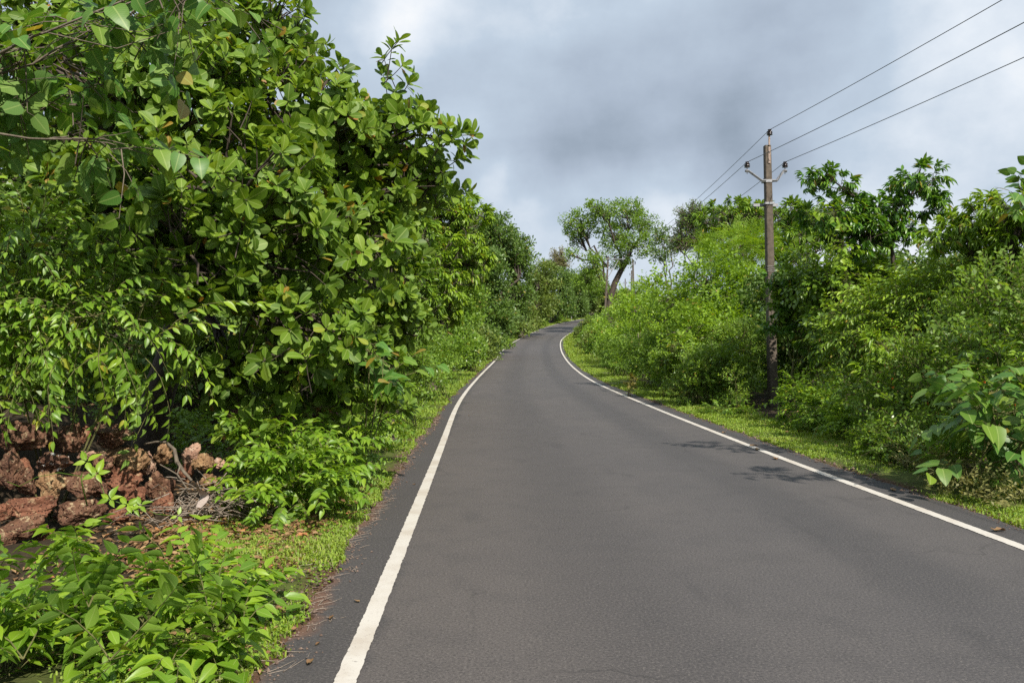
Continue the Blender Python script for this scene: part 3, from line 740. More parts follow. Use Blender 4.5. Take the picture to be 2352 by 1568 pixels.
def plant(name, label, cat, base, blobs, kind, size, mat, bark, cov=2.2, lod=1, clump=.34, seed=1, trunk_r=0.0, fork=None, lean=None,
          group=None, droop=0.0, up=.35, inner=.22, gap=0.0, stems=5, limb_r=None, parts=('crown', 'trunk'), branches=True, extra=(), flowers=0, trunk_pts=None, fr=(.50, .92), roots=None):
    """crown of leafy shoots grouped in clumps over the blobs, carried by a trunk with limbs or by several stems"""
    r = np.random.default_rng(seed); base = np.asarray(base, float)
    bl = Buf(); bt = Buf(); ar = np.mean([v[4] for v in variants(kind, lod)]) * size * size
    P_all = []; A_all = []; ends = []
    blobs = [(c, np.maximum(rad * .5, rad - .55 * SLEN[kind] * size)) for c, rad in blobs]
    for bi, (c, rad) in enumerate(blobs):
        rm = float(np.prod(rad) ** (1 / 3)); area = 4 * math.pi * ((rad[0] * rad[1]) ** 1.6 / 3 + (rad[0] * rad[2]) ** 1.6 / 3 + (rad[1] * rad[2]) ** 1.6 / 3) ** (1 / 1.6)
        rc = max(clump * rm, .9 * math.sqrt(ar)); nc_ = int(np.clip(0.85 * area / (math.pi * rc * rc), 5, 90))
        g = np.arange(nc_) + .5; th = np.arccos(1 - 2 * g / nc_); ph = math.pi * (1 + 5 ** .5) * g + r.uniform(0, 6)
        U_ = np.stack([np.sin(th) * np.cos(ph), np.sin(th) * np.sin(ph), np.cos(th)], 1); U_ = nrm(U_ + r.normal(0, .22, U_.shape))
        rr_ = r.uniform(fr[0], fr[1], nc_) ; cp = c + U_ * rad * rr_[:, None]
        ntot = max(6, int(cov * area * .5 / ar)); rcs = rc * r.uniform(.55, 1.4, nc_); wgt = rcs ** 2; wgt = wgt / wgt.sum()
        cnt = r.multinomial(ntot, wgt)
        for k in range(nc_):
            if gap and r.random() < gap: continue
            ends.append((cp[k], bi))
            m_ = cnt[k]
            if m_ == 0: continue
            dv = nrm(r.normal(0, 1, (m_, 3)) + U_[k] * .9 + np.array([0, 0, up]))
            P_all.append(cp[k] + dv * rcs[k] * r.uniform(.45, 1.05, (m_, 1)) * np.array([1, 1, .8]))
            A_all.append(nrm(dv + U_[k] * .55 + np.array([0, 0, up - droop]) + r.normal(0, .25, (m_, 3))))
        mi = int(ntot * inner)
        if mi:
            dv = nrm(r.normal(0, 1, (mi, 3))); P_all.append(c + dv * rad * r.uniform(.1, .75, (mi, 1))); A_all.append(nrm(dv + np.array([0, 0, .3 - droop])))
    for (px, py, Y, ax) in extra:
        P_all.append(pt(px, py, Y)[None]); A_all.append(nrm(np.array([ax], float)))
    P = np.vstack(P_all); A = np.vstack(A_all)
    okk = P[:, 2] > G(P[:, 1]) + 0.04
    P = P[okk]; A = A[okk]
    place_sprays(bl, bt, kind, lod, P, A, size, r, twigs=(lod < 2 or kind == 'wisp'))
    if trunk_r:
        cen = np.mean([b_[0] for b_ in blobs], 0); fk = fork if fork is not None else base + (cen - base) * np.array([.6, .6, .5])
        TPp = wobble(base - np.array([0, 0, .15]), fk, r, 7, .07) if trunk_pts is None else np.array(trunk_pts)
        bt.tube(TPp, np.linspace(trunk_r * 1.25, trunk_r * .8, len(TPp)), 10); fk = TPp[-1]
        for bi, (c, rad) in enumerate(blobs):
            st = fk if roots is None else np.array(roots[bi])
            lr = limb_r or trunk_r * .5
            LPp = wobble(st, c, r, 6, .10, .04); bt.tube(LPp, np.linspace(lr, lr * .45, 6), 7)
            for (e, b2) in ends:
                if b2 == bi and branches:
                    q = LPp[int(r.integers(3, 6))]; bt.tube(wobble(q, e, r, 4, .12, .03), np.linspace(lr * .38, lr * .12, 4), 5)
    else:
        for (e, b2) in ends:
            if r.random() < (1.0 if branches else .5):
                c, rad = blobs[b2]; gx_ = c[0] + r.normal(0, .35) * rad[0]; gy_ = c[1] + r.normal(0, .35) * rad[1]
                low = c[2] - rad[2] * 1.3 < G(c[1]) + .35; bs = np.array([gx_, gy_, G(gy_) - .02]) if low else c
                lr = limb_r or .012; wb = wobble(bs, e, r, 5, .10, .05); bt.tube(np.vstack([base + np.array([0, 0, -.06]), wb]), np.linspace(lr, lr * .3, 6), 5)
    root = empty(name, base, label, cat, group)
    bl.build(parts[0], M[mat], root, origin=base)
    if bt.n: bt.build(parts[1], M[bark], root, origin=base)
    if flowers:
        for p_, a_ in ((P[q_], A[q_]) for q_ in r.choice(len(P), flowers, replace=False)):
            fb = Buf(); q = p_ + a_ * .14
            for k in range(6):
                d = nrm(r.normal(0, 1, (1, 3)) + a_)[0]; fb.tube(np.array([q, q + d * .012, q + d * .022]), (.004, .010, .002), 5)
            fb.build('flower', M['flower'], root, origin=base)
    return root


def gb(px, Y, dx=0.0):
    """base point on the ground under a given column"""
    x = (px - CX) / F * Y + dx; return np.array([x, Y, float(ground_z(x, Y)[0])])


BT = ('crown', 'trunk'); FS = ('foliage', 'stems')
B = blob
# ------------------------------------------------------------------ the cashew tree and its neighbours
plant('cashew_tree', 'large cashew tree with rosettes of broad blunt leaves leaning out over the white line', 'tree', gb(330, 9.6),
      [B(300, 250, 8.6, 330, 250, 210), B(560, 470, 8.2, 270, 250, 200), B(690, 270, 9.2, 210, 170), B(880, 330, 9.6, 150, 120), B(820, 560, 9.2, 130, 180),
       B(690, 790, 8.4, 190, 150), B(430, 560, 7.7, 190, 170), B(640, 90, 9.6, 90, 130, 150), B(530, 850, 8.8, 110, 90), B(300, 480, 8.6, 240, 160), B(960, 430, 9.5, 100, 60), B(820, 860, 9.3, 110, 80), B(120, 60, 9.4, 200, 120, 150), B(400, 60, 9.6, 220, 120, 150)],
      'rosette', .98, 'cashew', 'bark_dark', cov=2.3, lod=0, gap=.05, clump=.30, seed=11, trunk_r=.17, fork=pt(430, 640, 9.6), limb_r=.075,
      extra=[(900, 110, 9.0, (.2, -.2, .9)), (880, 130, 9.0, (-.4, -.3, .7)), (915, 95, 9.0, (.5, -.2, .8)), (925, 150, 9.0, (.7, -.4, .3)), (880, 170, 9.1, (.1, -.7, .5)), (940, 190, 9.1, (.6, -.3, .6)), (905, 210, 9.1, (.3, -.6, .4)),
             (1060, 300, 9.0, (.8, -.3, .4)), (1085, 310, 9.0, (.9, -.3, .1)), (1040, 320, 9.0, (.5, -.6, .4)), (1010, 330, 9.0, (.5, -.5, .5)), (1070, 335, 9.0, (.7, -.2, -.4)), (1030, 290, 9.0, (.4, -.3, .8)),
             (1045, 370, 9.1, (.8, -.4, 0)), (1060, 360, 9.1, (.8, -.2, .4)), (1020, 400, 9.1, (.7, -.4, -.4)), (990, 290, 9.2, (.5, -.5, .6)), (960, 250, 9.2, (.6, -.3, .7)), (1000, 350, 9.2, (.5, -.7, 0)),
             (1060, 430, 9.4, (.8, -.3, .3)), (1040, 450, 9.4, (.6, -.5, .2)), (1075, 445, 9.4, (.9, -.3, 0))])
plant('broadleaf_tree', 'tree with big rounded blue green leaves hanging from branches at the top corner', 'tree', gb(-420, 5.6),
      [B(450, 0, 5.9, 190, 80, 110), B(220, 320, 6.0, 150, 80, 50), B(60, 110, 5.9, 180, 140, 110), B(260, 60, 6.2, 150, 90, 100), B(60, 240, 6.2, 110, 80, 60), B(-250, 150, 5.9, 150, 200, 130)],
      'broad', .82, 'broad', 'bark', cov=1.9, lod=0, clump=.33, seed=12, trunk_r=.13, fork=pt(-300, 330, 5.6), limb_r=.012, droop=.35, gap=.08, inner=.15)
plant('cashew_tree', 'smaller cashew tree with olive leaves behind the big one, low over the verge', 'tree', gb(900, 13.5),
      [B(895, 640, 13.0, 80, 120), B(870, 720, 13.0, 100, 120), B(925, 750, 13.5, 60, 70), B(860, 480, 13.5, 130, 130)],
      'rosette', 1.0, 'cashew', 'bark_dark', cov=2.4, lod=1, seed=13, trunk_r=.13, limb_r=.06)
plant('forest_tree', 'tall dark tree filling the gaps behind the cashew crown', 'tree', gb(200, 15.5),
      [B(100, 420, 15, 330, 330), B(450, 520, 15.5, 300, 290), B(700, 620, 15.5, 200, 240), B(-150, 600, 14, 300, 250), B(300, 800, 14.0, 350, 130)],
      'clump', 1.0, 'dark', 'bark_dark', cov=2.6, lod=2, seed=14, trunk_r=.22, limb_r=.1, gap=.12)
plant('drooping_shrub', 'bright shrub with arching rows of hanging pointed leaves above the tumbled stones', 'shrub', gb(120, 7.5),
      [B(40, 700, 7.2, 150, 95, 110), B(215, 725, 7.1, 160, 85, 110), B(110, 780, 7.1, 170, 70, 100), B(310, 795, 7.2, 105, 70, 80), B(330, 700, 7.2, 75, 50, 70), B(-100, 780, 7.0, 150, 150), B(40, 845, 7.1, 80, 30, 60)],
      'droop', 1.05, 'droop', 'stem', cov=2.5, lod=0, clump=.36, seed=15, droop=.15, limb_r=.009, parts=FS, up=.2)
plant('drooping_shrub', 'paler leafy shrub with hanging leaflets, higher up against the dark hollow', 'shrub', gb(20, 8.1),
      [B(60, 560, 7.3, 110, 60), B(-30, 620, 7.3, 110, 70), B(110, 580, 7.5, 80, 50)],
      'droop', .85, 'droop', 'stem', cov=1.5, lod=0, seed=16, droop=.15, limb_r=.009, parts=FS, trunk_r=.03)
plant('broadleaf_sapling', 'sapling with large toothed dull green leaves at the edge of the cashew crown', 'sapling', gb(830, 9.2),
      [B(850, 810, 8.6, 55, 55), B(870, 880, 8.6, 40, 40)], 'broad', .9, 'broad', 'stem', cov=1.6, lod=0, seed=17, droop=.4, limb_r=.01, parts=FS)
plant('cashew_sapling', 'young cashew shoots with glossy leaves at the foot of the dark hollow', 'sapling', gb(560, 8.6),
      [B(540, 990, 8.3, 70, 35), B(640, 980, 8.5, 60, 40)], 'rosette', 1.05, 'cashew', 'stem', cov=1.3, lod=0, seed=18, limb_r=.008, parts=FS)
plant('cashew_sapling', 'low cashew shoots with glossy leaves beside the grassy verge', 'sapling', gb(830, 9.3),
      [B(790, 930, 9.0, 90, 40), B(700, 900, 8.8, 70, 40), B(880, 930, 9.4, 50, 35)], 'rosette', 1.0, 'cashew', 'stem', cov=1.5, lod=0, seed=19, limb_r=.008, parts=FS)

# roadside on the stone side, going away
plant('herb_plant', 'big bright green leafy plant filling the corner below the stones', 'plant', gb(230, 4.9),
      [B(330, 1440, 4.6, 190, 90, 90), B(180, 1460, 4.4, 170, 90, 90), B(430, 1480, 4.4, 120, 80, 80), B(460, 1440, 4.6, 80, 55, 60), B(90, 1430, 4.6, 120, 70, 80), B(300, 1550, 3.95, 240, 90, 90), B(60, 1560, 3.9, 190, 90, 90), B(230, 1400, 4.8, 120, 45, 60), B(40, 1590, 3.7, 150, 60, 60), B(450, 1550, 4.05, 90, 60, 60), B(480, 1500, 4.35, 50, 60, 50), B(150, 1600, 3.6, 250, 70, 60), B(0, 1520, 4.3, 90, 60, 60), B(40, 1375, 4.9, 100, 45, 60)],
      'herb', .95, 'herb', 'stem', cov=4.6, lod=0, clump=.36, seed=21, droop=.1, limb_r=.005, parts=FS)
plant('herb_plant', 'dull grey green small leaved plant at the bottom corner of the bank', 'plant', gb(0, 4.1),
      [B(20, 1500, 3.9, 70, 90, 60), B(-60, 1450, 4.0, 90, 110)], 'small', .8, 'broad', 'stem', cov=2.0, lod=0, seed=22, limb_r=.004, parts=FS)
plant('herb_plant', 'bushy yellow green plant between the twig heap and the asphalt', 'plant', gb(690, 7.7),
      [B(690, 1090, 7.8, 120, 75), B(610, 1120, 7.6, 80, 55), B(725, 1130, 7.6, 75, 55), B(660, 1150, 7.3, 85, 45), B(620, 1040, 8.3, 100, 50), B(715, 1040, 8.6, 85, 55)],
      'herb', .8, 'herb', 'stem', cov=3.0, lod=0, seed=23, droop=.1, limb_r=.004, parts=FS)
plant('herb_plant', 'light green weedy plant on the verge below the low cashew shoots', 'plant', gb(840, 10.5),
      [B(780, 1020, 9.6, 80, 50), B(840, 985, 10.8, 70, 50), B(810, 1045, 9.2, 45, 30), B(885, 955, 12.3, 55, 40)],
      'herb', .7, 'herb', 'stem', cov=3.0, lod=1, seed=24, droop=.1, limb_r=.004, parts=FS)
plant('roadside_shrub', 'rounded olive shrub spilling onto the verge past the cashew trees', 'shrub', gb(960, 15.5),
      [B(890, 850, 15.0, 90, 70), B(935, 880, 16.5, 65, 45), B(860, 905, 14.0, 80, 45)], 'small', 1.0, 'mid', 'stem', cov=3.4, lod=1, seed=25, parts=FS)
plant('roadside_shrub', 'leafy shrub with yellowish tips where the verge narrows', 'shrub', gb(1035, 23),
      [B(980, 825, 22, 60, 50), B(1005, 848, 24, 40, 34), B(945, 800, 21, 60, 60)], 'small', 1.2, 'mid', 'stem', cov=3.4, lod=2, seed=26, parts=FS)
plant('yellow_green_tree', 'bright yellow green tree with drooping leaf tufts beyond the cashews', 'tree', gb(1000, 27),
      [B(1045, 510, 26, 80, 80), B(1080, 600, 27, 55, 65), B(1010, 620, 25, 75, 95), B(985, 470, 26, 80, 60), B(1025, 710, 26, 50, 60), B(920, 560, 27, 80, 110)],
      'mango', 1.15, 'bright', 'bark', cov=3.2, lod=1, seed=27, trunk_r=.2, limb_r=.09, droop=.2)
plant('roadside_tree', 'leafy olive green tree between the small cashew and the yellow green tree', 'tree', gb(880, 19.5),
      [B(930, 590, 19, 90, 110), B(965, 700, 19, 60, 90), B(860, 520, 20, 110, 110), B(880, 680, 20, 100, 110)],
      'mango', .95, 'mid', 'bark', cov=2.6, lod=1, seed=70, trunk_r=.15, limb_r=.07, droop=.1)
plant('roadside_tree', 'bushy fresh green tree joining the yellow green tree to the dark one at the bend', 'tree', gb(1035, 40),
      [B(1060, 590, 40, 50, 80), B(1075, 680, 40, 45, 70), B(1000, 620, 42, 70, 100), B(1050, 750, 39, 50, 40)],
      'clump', 1.1, 'mid', 'bark', cov=3.6, lod=2, seed=71, trunk_r=.2, limb_r=.09)
plant('roadside_shrub', 'dense dark shrub at the foot of the yellow green tree', 'shrub', gb(1055, 33),
      [B(1065, 790, 36, 42, 40), B(1040, 810, 33, 42, 38), B(1085, 805, 40, 30, 30)], 'clump', .8, 'mid', 'stem', cov=4, lod=2, seed=28, parts=FS)
plant('fine_leaved_tree', 'tall dark grey green tree with fine foliage at the start of the bend', 'tree', gb(1120, 60),
      [B(1140, 540, 60, 52, 58), B(1185, 590, 62, 48, 55), B(1120, 630, 58, 55, 70), B(1190, 680, 62, 40, 60), B(1140, 730, 58, 50, 50), B(1080, 570, 60, 60, 80), B(1090, 690, 58, 50, 80), B(1120, 775, 57, 40, 34)],
      'clump', 1.35, 'dark', 'bark_dark', cov=4.2, lod=2, seed=29, trunk_r=.3, limb_r=.14, clump=.3)
plant('roadside_tree', 'rounded mid green tree on the outside of the bend', 'tree', gb(1195, 98),
      [B(1245, 640, 104, 38, 45), B(1240, 700, 104, 40, 40), B(1215, 730, 100, 34, 30), B(1190, 750, 95, 28, 22)],
      'clump', 1.9, 'far', 'bark_dark', cov=4.2, lod=2, seed=30, trunk_r=.3, limb_r=.15)
plant('roadside_tree', 'dark green tree with a brownish crown further round the bend', 'tree', gb(1260, 150),
      [B(1285, 650, 150, 34, 42), B(1320, 660, 155, 28, 34), B(1290, 700, 148, 34, 26), B(1330, 700, 160, 28, 24)],
      'clump', 2.5, 'dark', 'bark_dark', cov=4.2, lod=2, seed=31, trunk_r=.35, limb_r=.18)
plant('dry_tree', 'pale dry topped tree poking above the trees on the bend', 'tree', gb(1275, 175),
      [B(1285, 600, 170, 22, 28)], 'wisp', 2.6, 'dry', 'bark', cov=1.8, lod=2, seed=32, trunk_r=.25, limb_r=.12)
plant('roadside_tree', 'light green tree standing under the spreading tree at the far end of the road', 'tree', gb(1350, 205),
      [B(1360, 650, 200, 30, 36), B(1340, 700, 205, 34, 26), B(1390, 690, 210, 30, 30), B(1420, 690, 220, 40, 24), B(1330, 718, 222, 36, 18), B(1385, 715, 225, 40, 22), B(1290, 722, 205, 36, 20), B(1440, 705, 240, 50, 30)], 'clump', 3.0, 'far', 'bark', cov=4.2, lod=2, seed=33, trunk_r=.4, limb_r=.18)

# the spreading tree above the bend
sy = 112
plant('spreading_tree', 'tall spreading tree with a leaning bare trunk and flat umbrella crown against the sky', 'tree', np.array([*pt(1398, 700, sy)[:2], G(sy)]),
      [B(1335, 515, sy, 42, 34), B(1380, 480, sy - 2, 42, 24), B(1440, 485, sy + 2, 42, 24), B(1480, 515, sy, 34, 28), B(1460, 560, sy - 2, 44, 30), B(1410, 540, sy + 3, 40, 40), B(1320, 545, sy + 1, 24, 22), B(1315, 585, sy - 1, 20, 12), B(1360, 605, sy - 3, 34, 24), B(1345, 640, sy - 3, 30, 24), B(1370, 660, sy - 3, 26, 30), B(1420, 600, sy - 1, 26, 20)],
      'clump', 2.0, 'lantana', 'bark_dark', cov=1.9, lod=2, seed=34, trunk_r=.40, limb_r=.17, clump=.36, inner=.12, fr=(.5, .95),
      trunk_pts=[pt(1396, 740, sy), pt(1400, 690, sy), pt(1412, 650, sy), pt(1428, 618, sy), pt(1440, 600, sy)],
      roots=[pt(1405, 665, sy), pt(1428, 618, sy), pt(1440, 600, sy), pt(1440, 600, sy), pt(1440, 600, sy), pt(1428, 618, sy), pt(1395, 612, sy), pt(1395, 612, sy), pt(1400, 690, sy), pt(1400, 690, sy), pt(1400, 690, sy), pt(1428, 618, sy)])
plant('sparse_tree', 'small leaning tree with a thin crown beside the spreading tree', 'tree', gb(1560, 88),
      [B(1520, 545, 88, 26, 28), B(1515, 590, 88, 26, 16), B(1545, 570, 88, 20, 24)], 'clump', 1.5, 'dark', 'bark_dark', cov=1.8, lod=2, seed=35, trunk_r=.2, limb_r=.09, gap=.2)
plant('sparse_tree', 'greyish thin crowned tree with sky showing between its twigs', 'tree', gb(1600, 80),
      [B(1590, 500, 80, 38, 36), B(1565, 550, 80, 28, 34), B(1610, 550, 80, 26, 34)], 'wisp', 1.7, 'dark', 'bark', cov=2.2, lod=2, seed=36, trunk_r=.2, limb_r=.07)

# low shrubs lining the far verge: one of each kind is built, then copied
def verge_row(protos, side, ys, off, group, label, r):
    E_ = EDGE_L if side < 0 else EDGE_R
    for i, (y, o_) in enumerate(zip(ys, off)):
        j = int(np.argmin(np.abs(np.where(np.arange(NS) < NS * .93, E_[:, 1], 1e9) - y))); q = E_[j] + (NL if E_ is EDGE_L else NR)[j] * side * o_; pr_ = protos[i % len(protos)]
        c = pr_.copy(); C.objects.link(c); c.location = (q[0], q[1], float(ground_z(q[0], q[1])[0]) - .05); s_ = r.uniform(.8, 1.3); c.scale = (s_, s_, s_ * r.uniform(.8, 1.2)); c.rotation_euler = (0, 0, r.uniform(0, 6.28))
        for ch in pr_.children:
            d = ch.copy(); C.objects.link(d); d.parent = c
        c['label'] = label; c['group'] = group


r0 = np.random.default_rng(55)
mk_b = lambda sx, sz, y: [(np.array([0, y, G(y) + sz * .9]), np.array([sx, sx, sz])), (np.array([sx * .9, y + .3, G(y) + sz * .6]), np.array([sx * .7, sx * .7, sz * .7])), (np.array([-sx * .8, y - .2, G(y) + sz * .55]), np.array([sx * .7, sx * .7, sz * .65]))]
pa = [plant('verge_shrub', 'low leafy shrub in the row lining the outside of the bend', 'shrub', np.array([0, 90., G(90.)]), mk_b(1.2, 1.0, 90.), 'clump', 1.0, mt, 'stem', cov=3.6, lod=2, seed=90 + k, parts=FS, limb_r=.015) for k, mt in enumerate(('mid', 'herb', 'far'))]
verge_row(pa, -1, [42, 47, 52, 56, 60, 66, 72, 78, 84, 90, 96, 104, 112, 120, 128, 136, 144, 152, 160, 168, 176, 184], [1.4, 2.2, 1.5, 2.6, 1.5, 2.4, 1.7, 2.6, 1.8, 2.5, 2.9, 2.2, 3.0, 2.3, 3.2, 2.5, 3.4, 2.6, 3.6, 2.8, 3.8, 3.0], 'low shrubs along the outside of the bend', 'low leafy shrub in the row lining the outside of the bend', r0)
verge_row(pa, 1, [52, 60, 68, 76, 86, 96, 106, 118, 130, 142], [3.4, 3.2, 3.0, 3.4, 3.0, 3.2, 3.0, 3.6, 3.4, 4.0], 'low shrubs along the inside of the bend', 'low leafy shrub in the row along the inside of the bend', r0)
for o in pa:
    for ch in list(o.children): bpy.data.objects.remove(ch)
    bpy.data.objects.remove(o)

# ------------------------------------------------------------------ the pole side of the road
plant('feathery_bush', 'soft feathery bush with fine yellow green leaflets rising next to the pole', 'bush', gb(1640, 27),
      [B(1700, 570, 28, 75, 42), B(1640, 600, 28, 50, 35)],
      'feather', 1.2, 'feather', 'bark', cov=2.6, lod=2, seed=41, limb_r=.03, trunk_r=.06, parts=FS)
plant('roadside_bush', 'big light green bush with fine leaves sloping down towards the bend, just before the pole', 'bush', gb(1640, 26.5),
      [B(1630, 650, 27, 80, 50), B(1550, 690, 28, 75, 50), B(1690, 690, 26.5, 80, 60), B(1680, 750, 25.5, 85, 50), B(1590, 765, 26, 85, 50)],
      'small', 1.9, 'feather', 'bark', cov=2.3, lod=2, clump=.36, gap=.06, seed=40, limb_r=.03, parts=FS)
plant('roadside_bush', 'light green bush on the inside of the bend with its top against the sky gap', 'bush', gb(1470, 46),
      [B(1470, 715, 46, 62, 45), B(1425, 745, 52, 42, 34), B(1445, 790, 44, 55, 30), B(1395, 768, 58, 26, 26), B(1520, 740, 42, 50, 45), B(1460, 672, 60, 40, 18)],
      'small', 2.5, 'feather', 'bark', cov=2.5, lod=2, clump=.36, gap=.06, seed=42, limb_r=.04, parts=FS)
plant('roadside_shrub', 'dense shrub with small dull leaves under the feathery bushes', 'shrub', gb(1480, 30),
      [B(1500, 820, 29, 65, 42), B(1430, 815, 36, 45, 34), B(1560, 850, 24, 60, 45), B(1395, 805, 44, 26, 26)], 'small', 1.2, 'lantana', 'stem', cov=3.4, lod=2, seed=43, parts=FS)
plant('roadside_shrub', 'yellow green leafy shrub standing out in front of the small leaved thicket', 'shrub', gb(1570, 23.5),
      [B(1560, 800, 23, 55, 32), B(1530, 830, 23.5, 40, 26)], 'mango', .85, 'bright', 'stem', cov=1.8, lod=1, seed=44, parts=FS)
plant('roadside_shrub', 'deep green shrub in the shade near the foot of the pole', 'shrub', gb(1650, 20.5),
      [B(1640, 850, 21, 70, 55), B(1590, 890, 21, 45, 35), B(1700, 800, 22, 60, 60), B(1680, 880, 20.7, 45, 45)], 'small', 1.1, 'mid', 'stem', cov=3.4, lod=1, seed=45, parts=FS)
plant('roadside_sapling', 'thin young weed with reddish brown tips at the edge of the turf', 'sapling', gb(1448, 25),
      [B(1448, 875, 24.5, 14, 22)], 'mango', .6, 'young', 'stem', cov=1.8, lod=1, seed=46, parts=FS)
plant('roadside_sapling', 'spindly sapling with sparse leaves and bare twigs a little before the pole', 'sapling', gb(1690, 18.2),
      [B(1690, 880, 18.2, 18, 50), B(1700, 930, 18, 24, 22)], 'small', .8, 'bright', 'stem', cov=.9, lod=1, seed=47, parts=FS, trunk_r=.012, limb_r=.006)
plant('thicket_tree', 'broad glossy leaved tree behind the feathery bush', 'tree', gb(1690, 36),
      [B(1680, 500, 35, 75, 45), B(1740, 490, 36, 60, 45), B(1640, 520, 38, 50, 45), B(1730, 560, 35, 70, 50)], 'mango', 1.5, 'mid', 'bark', cov=2.0, lod=1, seed=48, trunk_r=.18, limb_r=.08)
plant('thicket_tree', 'leafy tree rising directly behind the pole and its lower bracket', 'tree', gb(1840, 30),
      [B(1810, 500, 31, 70, 45), B(1870, 510, 30, 60, 50), B(1830, 580, 29, 90, 60)], 'mango', 1.35, 'mid', 'bark', cov=2.1, lod=1, seed=49, trunk_r=.16, limb_r=.07)
plant('slender_tree', 'slender tree with a dark forked trunk and two tufted tops of drooping leaves', 'tree', gb(2065, 17.5),
      [B(1890, 405, 17, 50, 28), B(1945, 425, 17, 40, 28), B(1930, 500, 17.3, 90, 60), B(2110, 420, 17, 75, 45), B(2150, 470, 17, 40, 40), B(2040, 480, 17.2, 70, 50), B(1990, 540, 17.4, 90, 60), B(2060, 530, 17.4, 60, 40)],
      'mango', .95, 'gloss', 'bark_dark', cov=2.2, lod=1, seed=50, trunk_r=.05, limb_r=.026, droop=.2, fork=pt(2050, 575, 17.3), gap=.1,
      trunk_pts=[gb(2065, 17.5), pt(2062, 760, 17.5), pt(2056, 660, 17.4), pt(2052, 600, 17.3), pt(2046, 560, 17.3)])
plant('thicket_tree', 'tree with drooping leaf tufts at the edge of the view beyond the slender tree', 'tree', gb(2290, 14.2),
      [B(2270, 510, 14, 95, 65), B(2200, 540, 14.3, 90, 60), B(2330, 580, 13.5, 90, 90), B(2350, 480, 13, 80, 60), B(2440, 520, 13, 100, 130)], 'mango', .9, 'bright', 'bark_dark', cov=1.8, lod=1, seed=51, trunk_r=.08, limb_r=.04, droop=.2)
plant('broadleaf_tree', 'tree with large dark leaves just entering the view under the wires', 'tree', gb(2660, 9.6),
      [B(2375, 470, 9.4, 40, 34), B(2560, 470, 9.4, 70, 80), B(2640, 560, 9.4, 90, 110), (np.array([6.25, 7.2, 5.8]), np.array([.55, .25, .18])), (np.array([6.3, 4.5, 5.6]), np.array([.6, .25, .2]))], 'broad', .8, 'broad', 'bark_dark', cov=2.2, lod=0, seed=52, trunk_r=.07, limb_r=.03, droop=.3)
plant('climber_bush', 'tangle of heart shaped climber leaves over a bush right of the pole', 'bush', gb(1900, 18.6),
      [B(1880, 640, 18.5, 90, 60), B(1950, 690, 18, 100, 70), B(1840, 690, 19.5, 50, 60), B(2010, 640, 18, 70, 50)], 'broad', .62, 'mid', 'stem', cov=2.5, lod=1, clump=.42, gap=.1, seed=53, limb_r=.02, parts=FS)
plant('mango_sapling', 'young tree with shiny drooping leaves hiding the lower half of the pole', 'sapling', gb(1815, 19.3),
      [B(1800, 645, 19.4, 60, 26), B(1845, 760, 19.2, 42, 26), B(1780, 745, 19.6, 55, 24), B(1880, 800, 19, 42, 18), B(1830, 700, 19.4, 60, 40)], 'mango', .95, 'gloss', 'stem', cov=1.8, lod=1, seed=54, limb_r=.012, trunk_r=.03, parts=FS, droop=.25)
plant('thicket_bush', 'mass of pinnate yellow green foliage in the middle of the roadside thicket', 'bush', gb(2110, 15),
      [B(2110, 720, 15, 130, 60), B(2210, 690, 14.5, 110, 70), B(2030, 760, 15.5, 90, 60), B(1960, 810, 16.3, 80, 60), B(2120, 800, 14.5, 110, 60)], 'droop', 1.0, 'bright', 'stem', cov=2.5, lod=1, clump=.42, gap=.1, seed=55, limb_r=.015, parts=FS)
plant('thicket_bush', 'twiggy bush with fine leaves at the edge of the view above the orange flowers', 'bush', gb(2310, 12),
      [B(2290, 700, 12.3, 110, 60), B(2370, 680, 12, 90, 80), B(2250, 770, 12.5, 100, 60), B(2360, 780, 11.5, 90, 80)], 'small', 1.35, 'lantana', 'stem', cov=2.2, lod=1, seed=56, clump=.42, gap=.12, inner=.1, limb_r=.012, parts=FS)
plant('flowering_bush', 'scrambling bush dotted with tiny orange flowers along the turf', 'bush', gb(2150, 11.6),
      [B(2130, 870, 12, 110, 70), B(2230, 860, 11.2, 100, 80), B(2060, 930, 12.4, 90, 55), B(2150, 960, 11.3, 110, 55), B(2330, 870, 10.3, 90, 80), B(2000, 880, 13.4, 70, 60)],
      'small', 1.3, 'lantana', 'stem', cov=2.2, lod=1, seed=57, clump=.42, gap=.12, inner=.1, limb_r=.008, parts=FS, flowers=46)
plant('herb_plant', 'yellow green weeds with oval leaves clustered in front of the pole', 'plant', gb(1840, 15.2),
      [B(1870, 935, 15.2, 70, 55), B(1920, 970, 14.4, 60, 40), B(1830, 980, 15.4, 40, 22), B(1960, 990, 13.3, 50, 30)], 'herb', .7, 'herb', 'stem', cov=3.2, lod=1, seed=58, parts=FS, limb_r=.004)
plant('herb_plant', 'low pale green weeds in the shallow ditch before the pole', 'plant', gb(1660, 18.8),
      [B(1660, 945, 18.6, 45, 16), B(1720, 960, 17.5, 30, 18)], 'herb', .6, 'herb', 'stem', cov=1.8, lod=1, seed=59, parts=FS, limb_r=.004)
plant('climber', 'yellow green climber hanging down the near side of the slender tree', 'climber', gb(1940, 16.9),
      [B(1925, 500, 16.6, 22, 30), B(1935, 570, 16.6, 24, 40), B(1950, 650, 16.5, 24, 45), B(1930, 720, 16.4, 26, 40)], 'broad', .55, 'bright', 'stem', cov=2.0, lod=1, seed=65, droop=.6, parts=FS, limb_r=.006, trunk_r=.008)
plant('roadside_sapling', 'fresh green sapling with long drooping leaves standing up out of the flowering bush', 'sapling', gb(2030, 13.2),
      [B(2030, 800, 12.9, 55, 40), B(2000, 850, 12.8, 40, 30), B(2070, 845, 12.8, 40, 30)], 'mango', .75, 'bright', 'stem', cov=1.6, lod=1, seed=66, parts=FS, droop=.2, limb_r=.006)
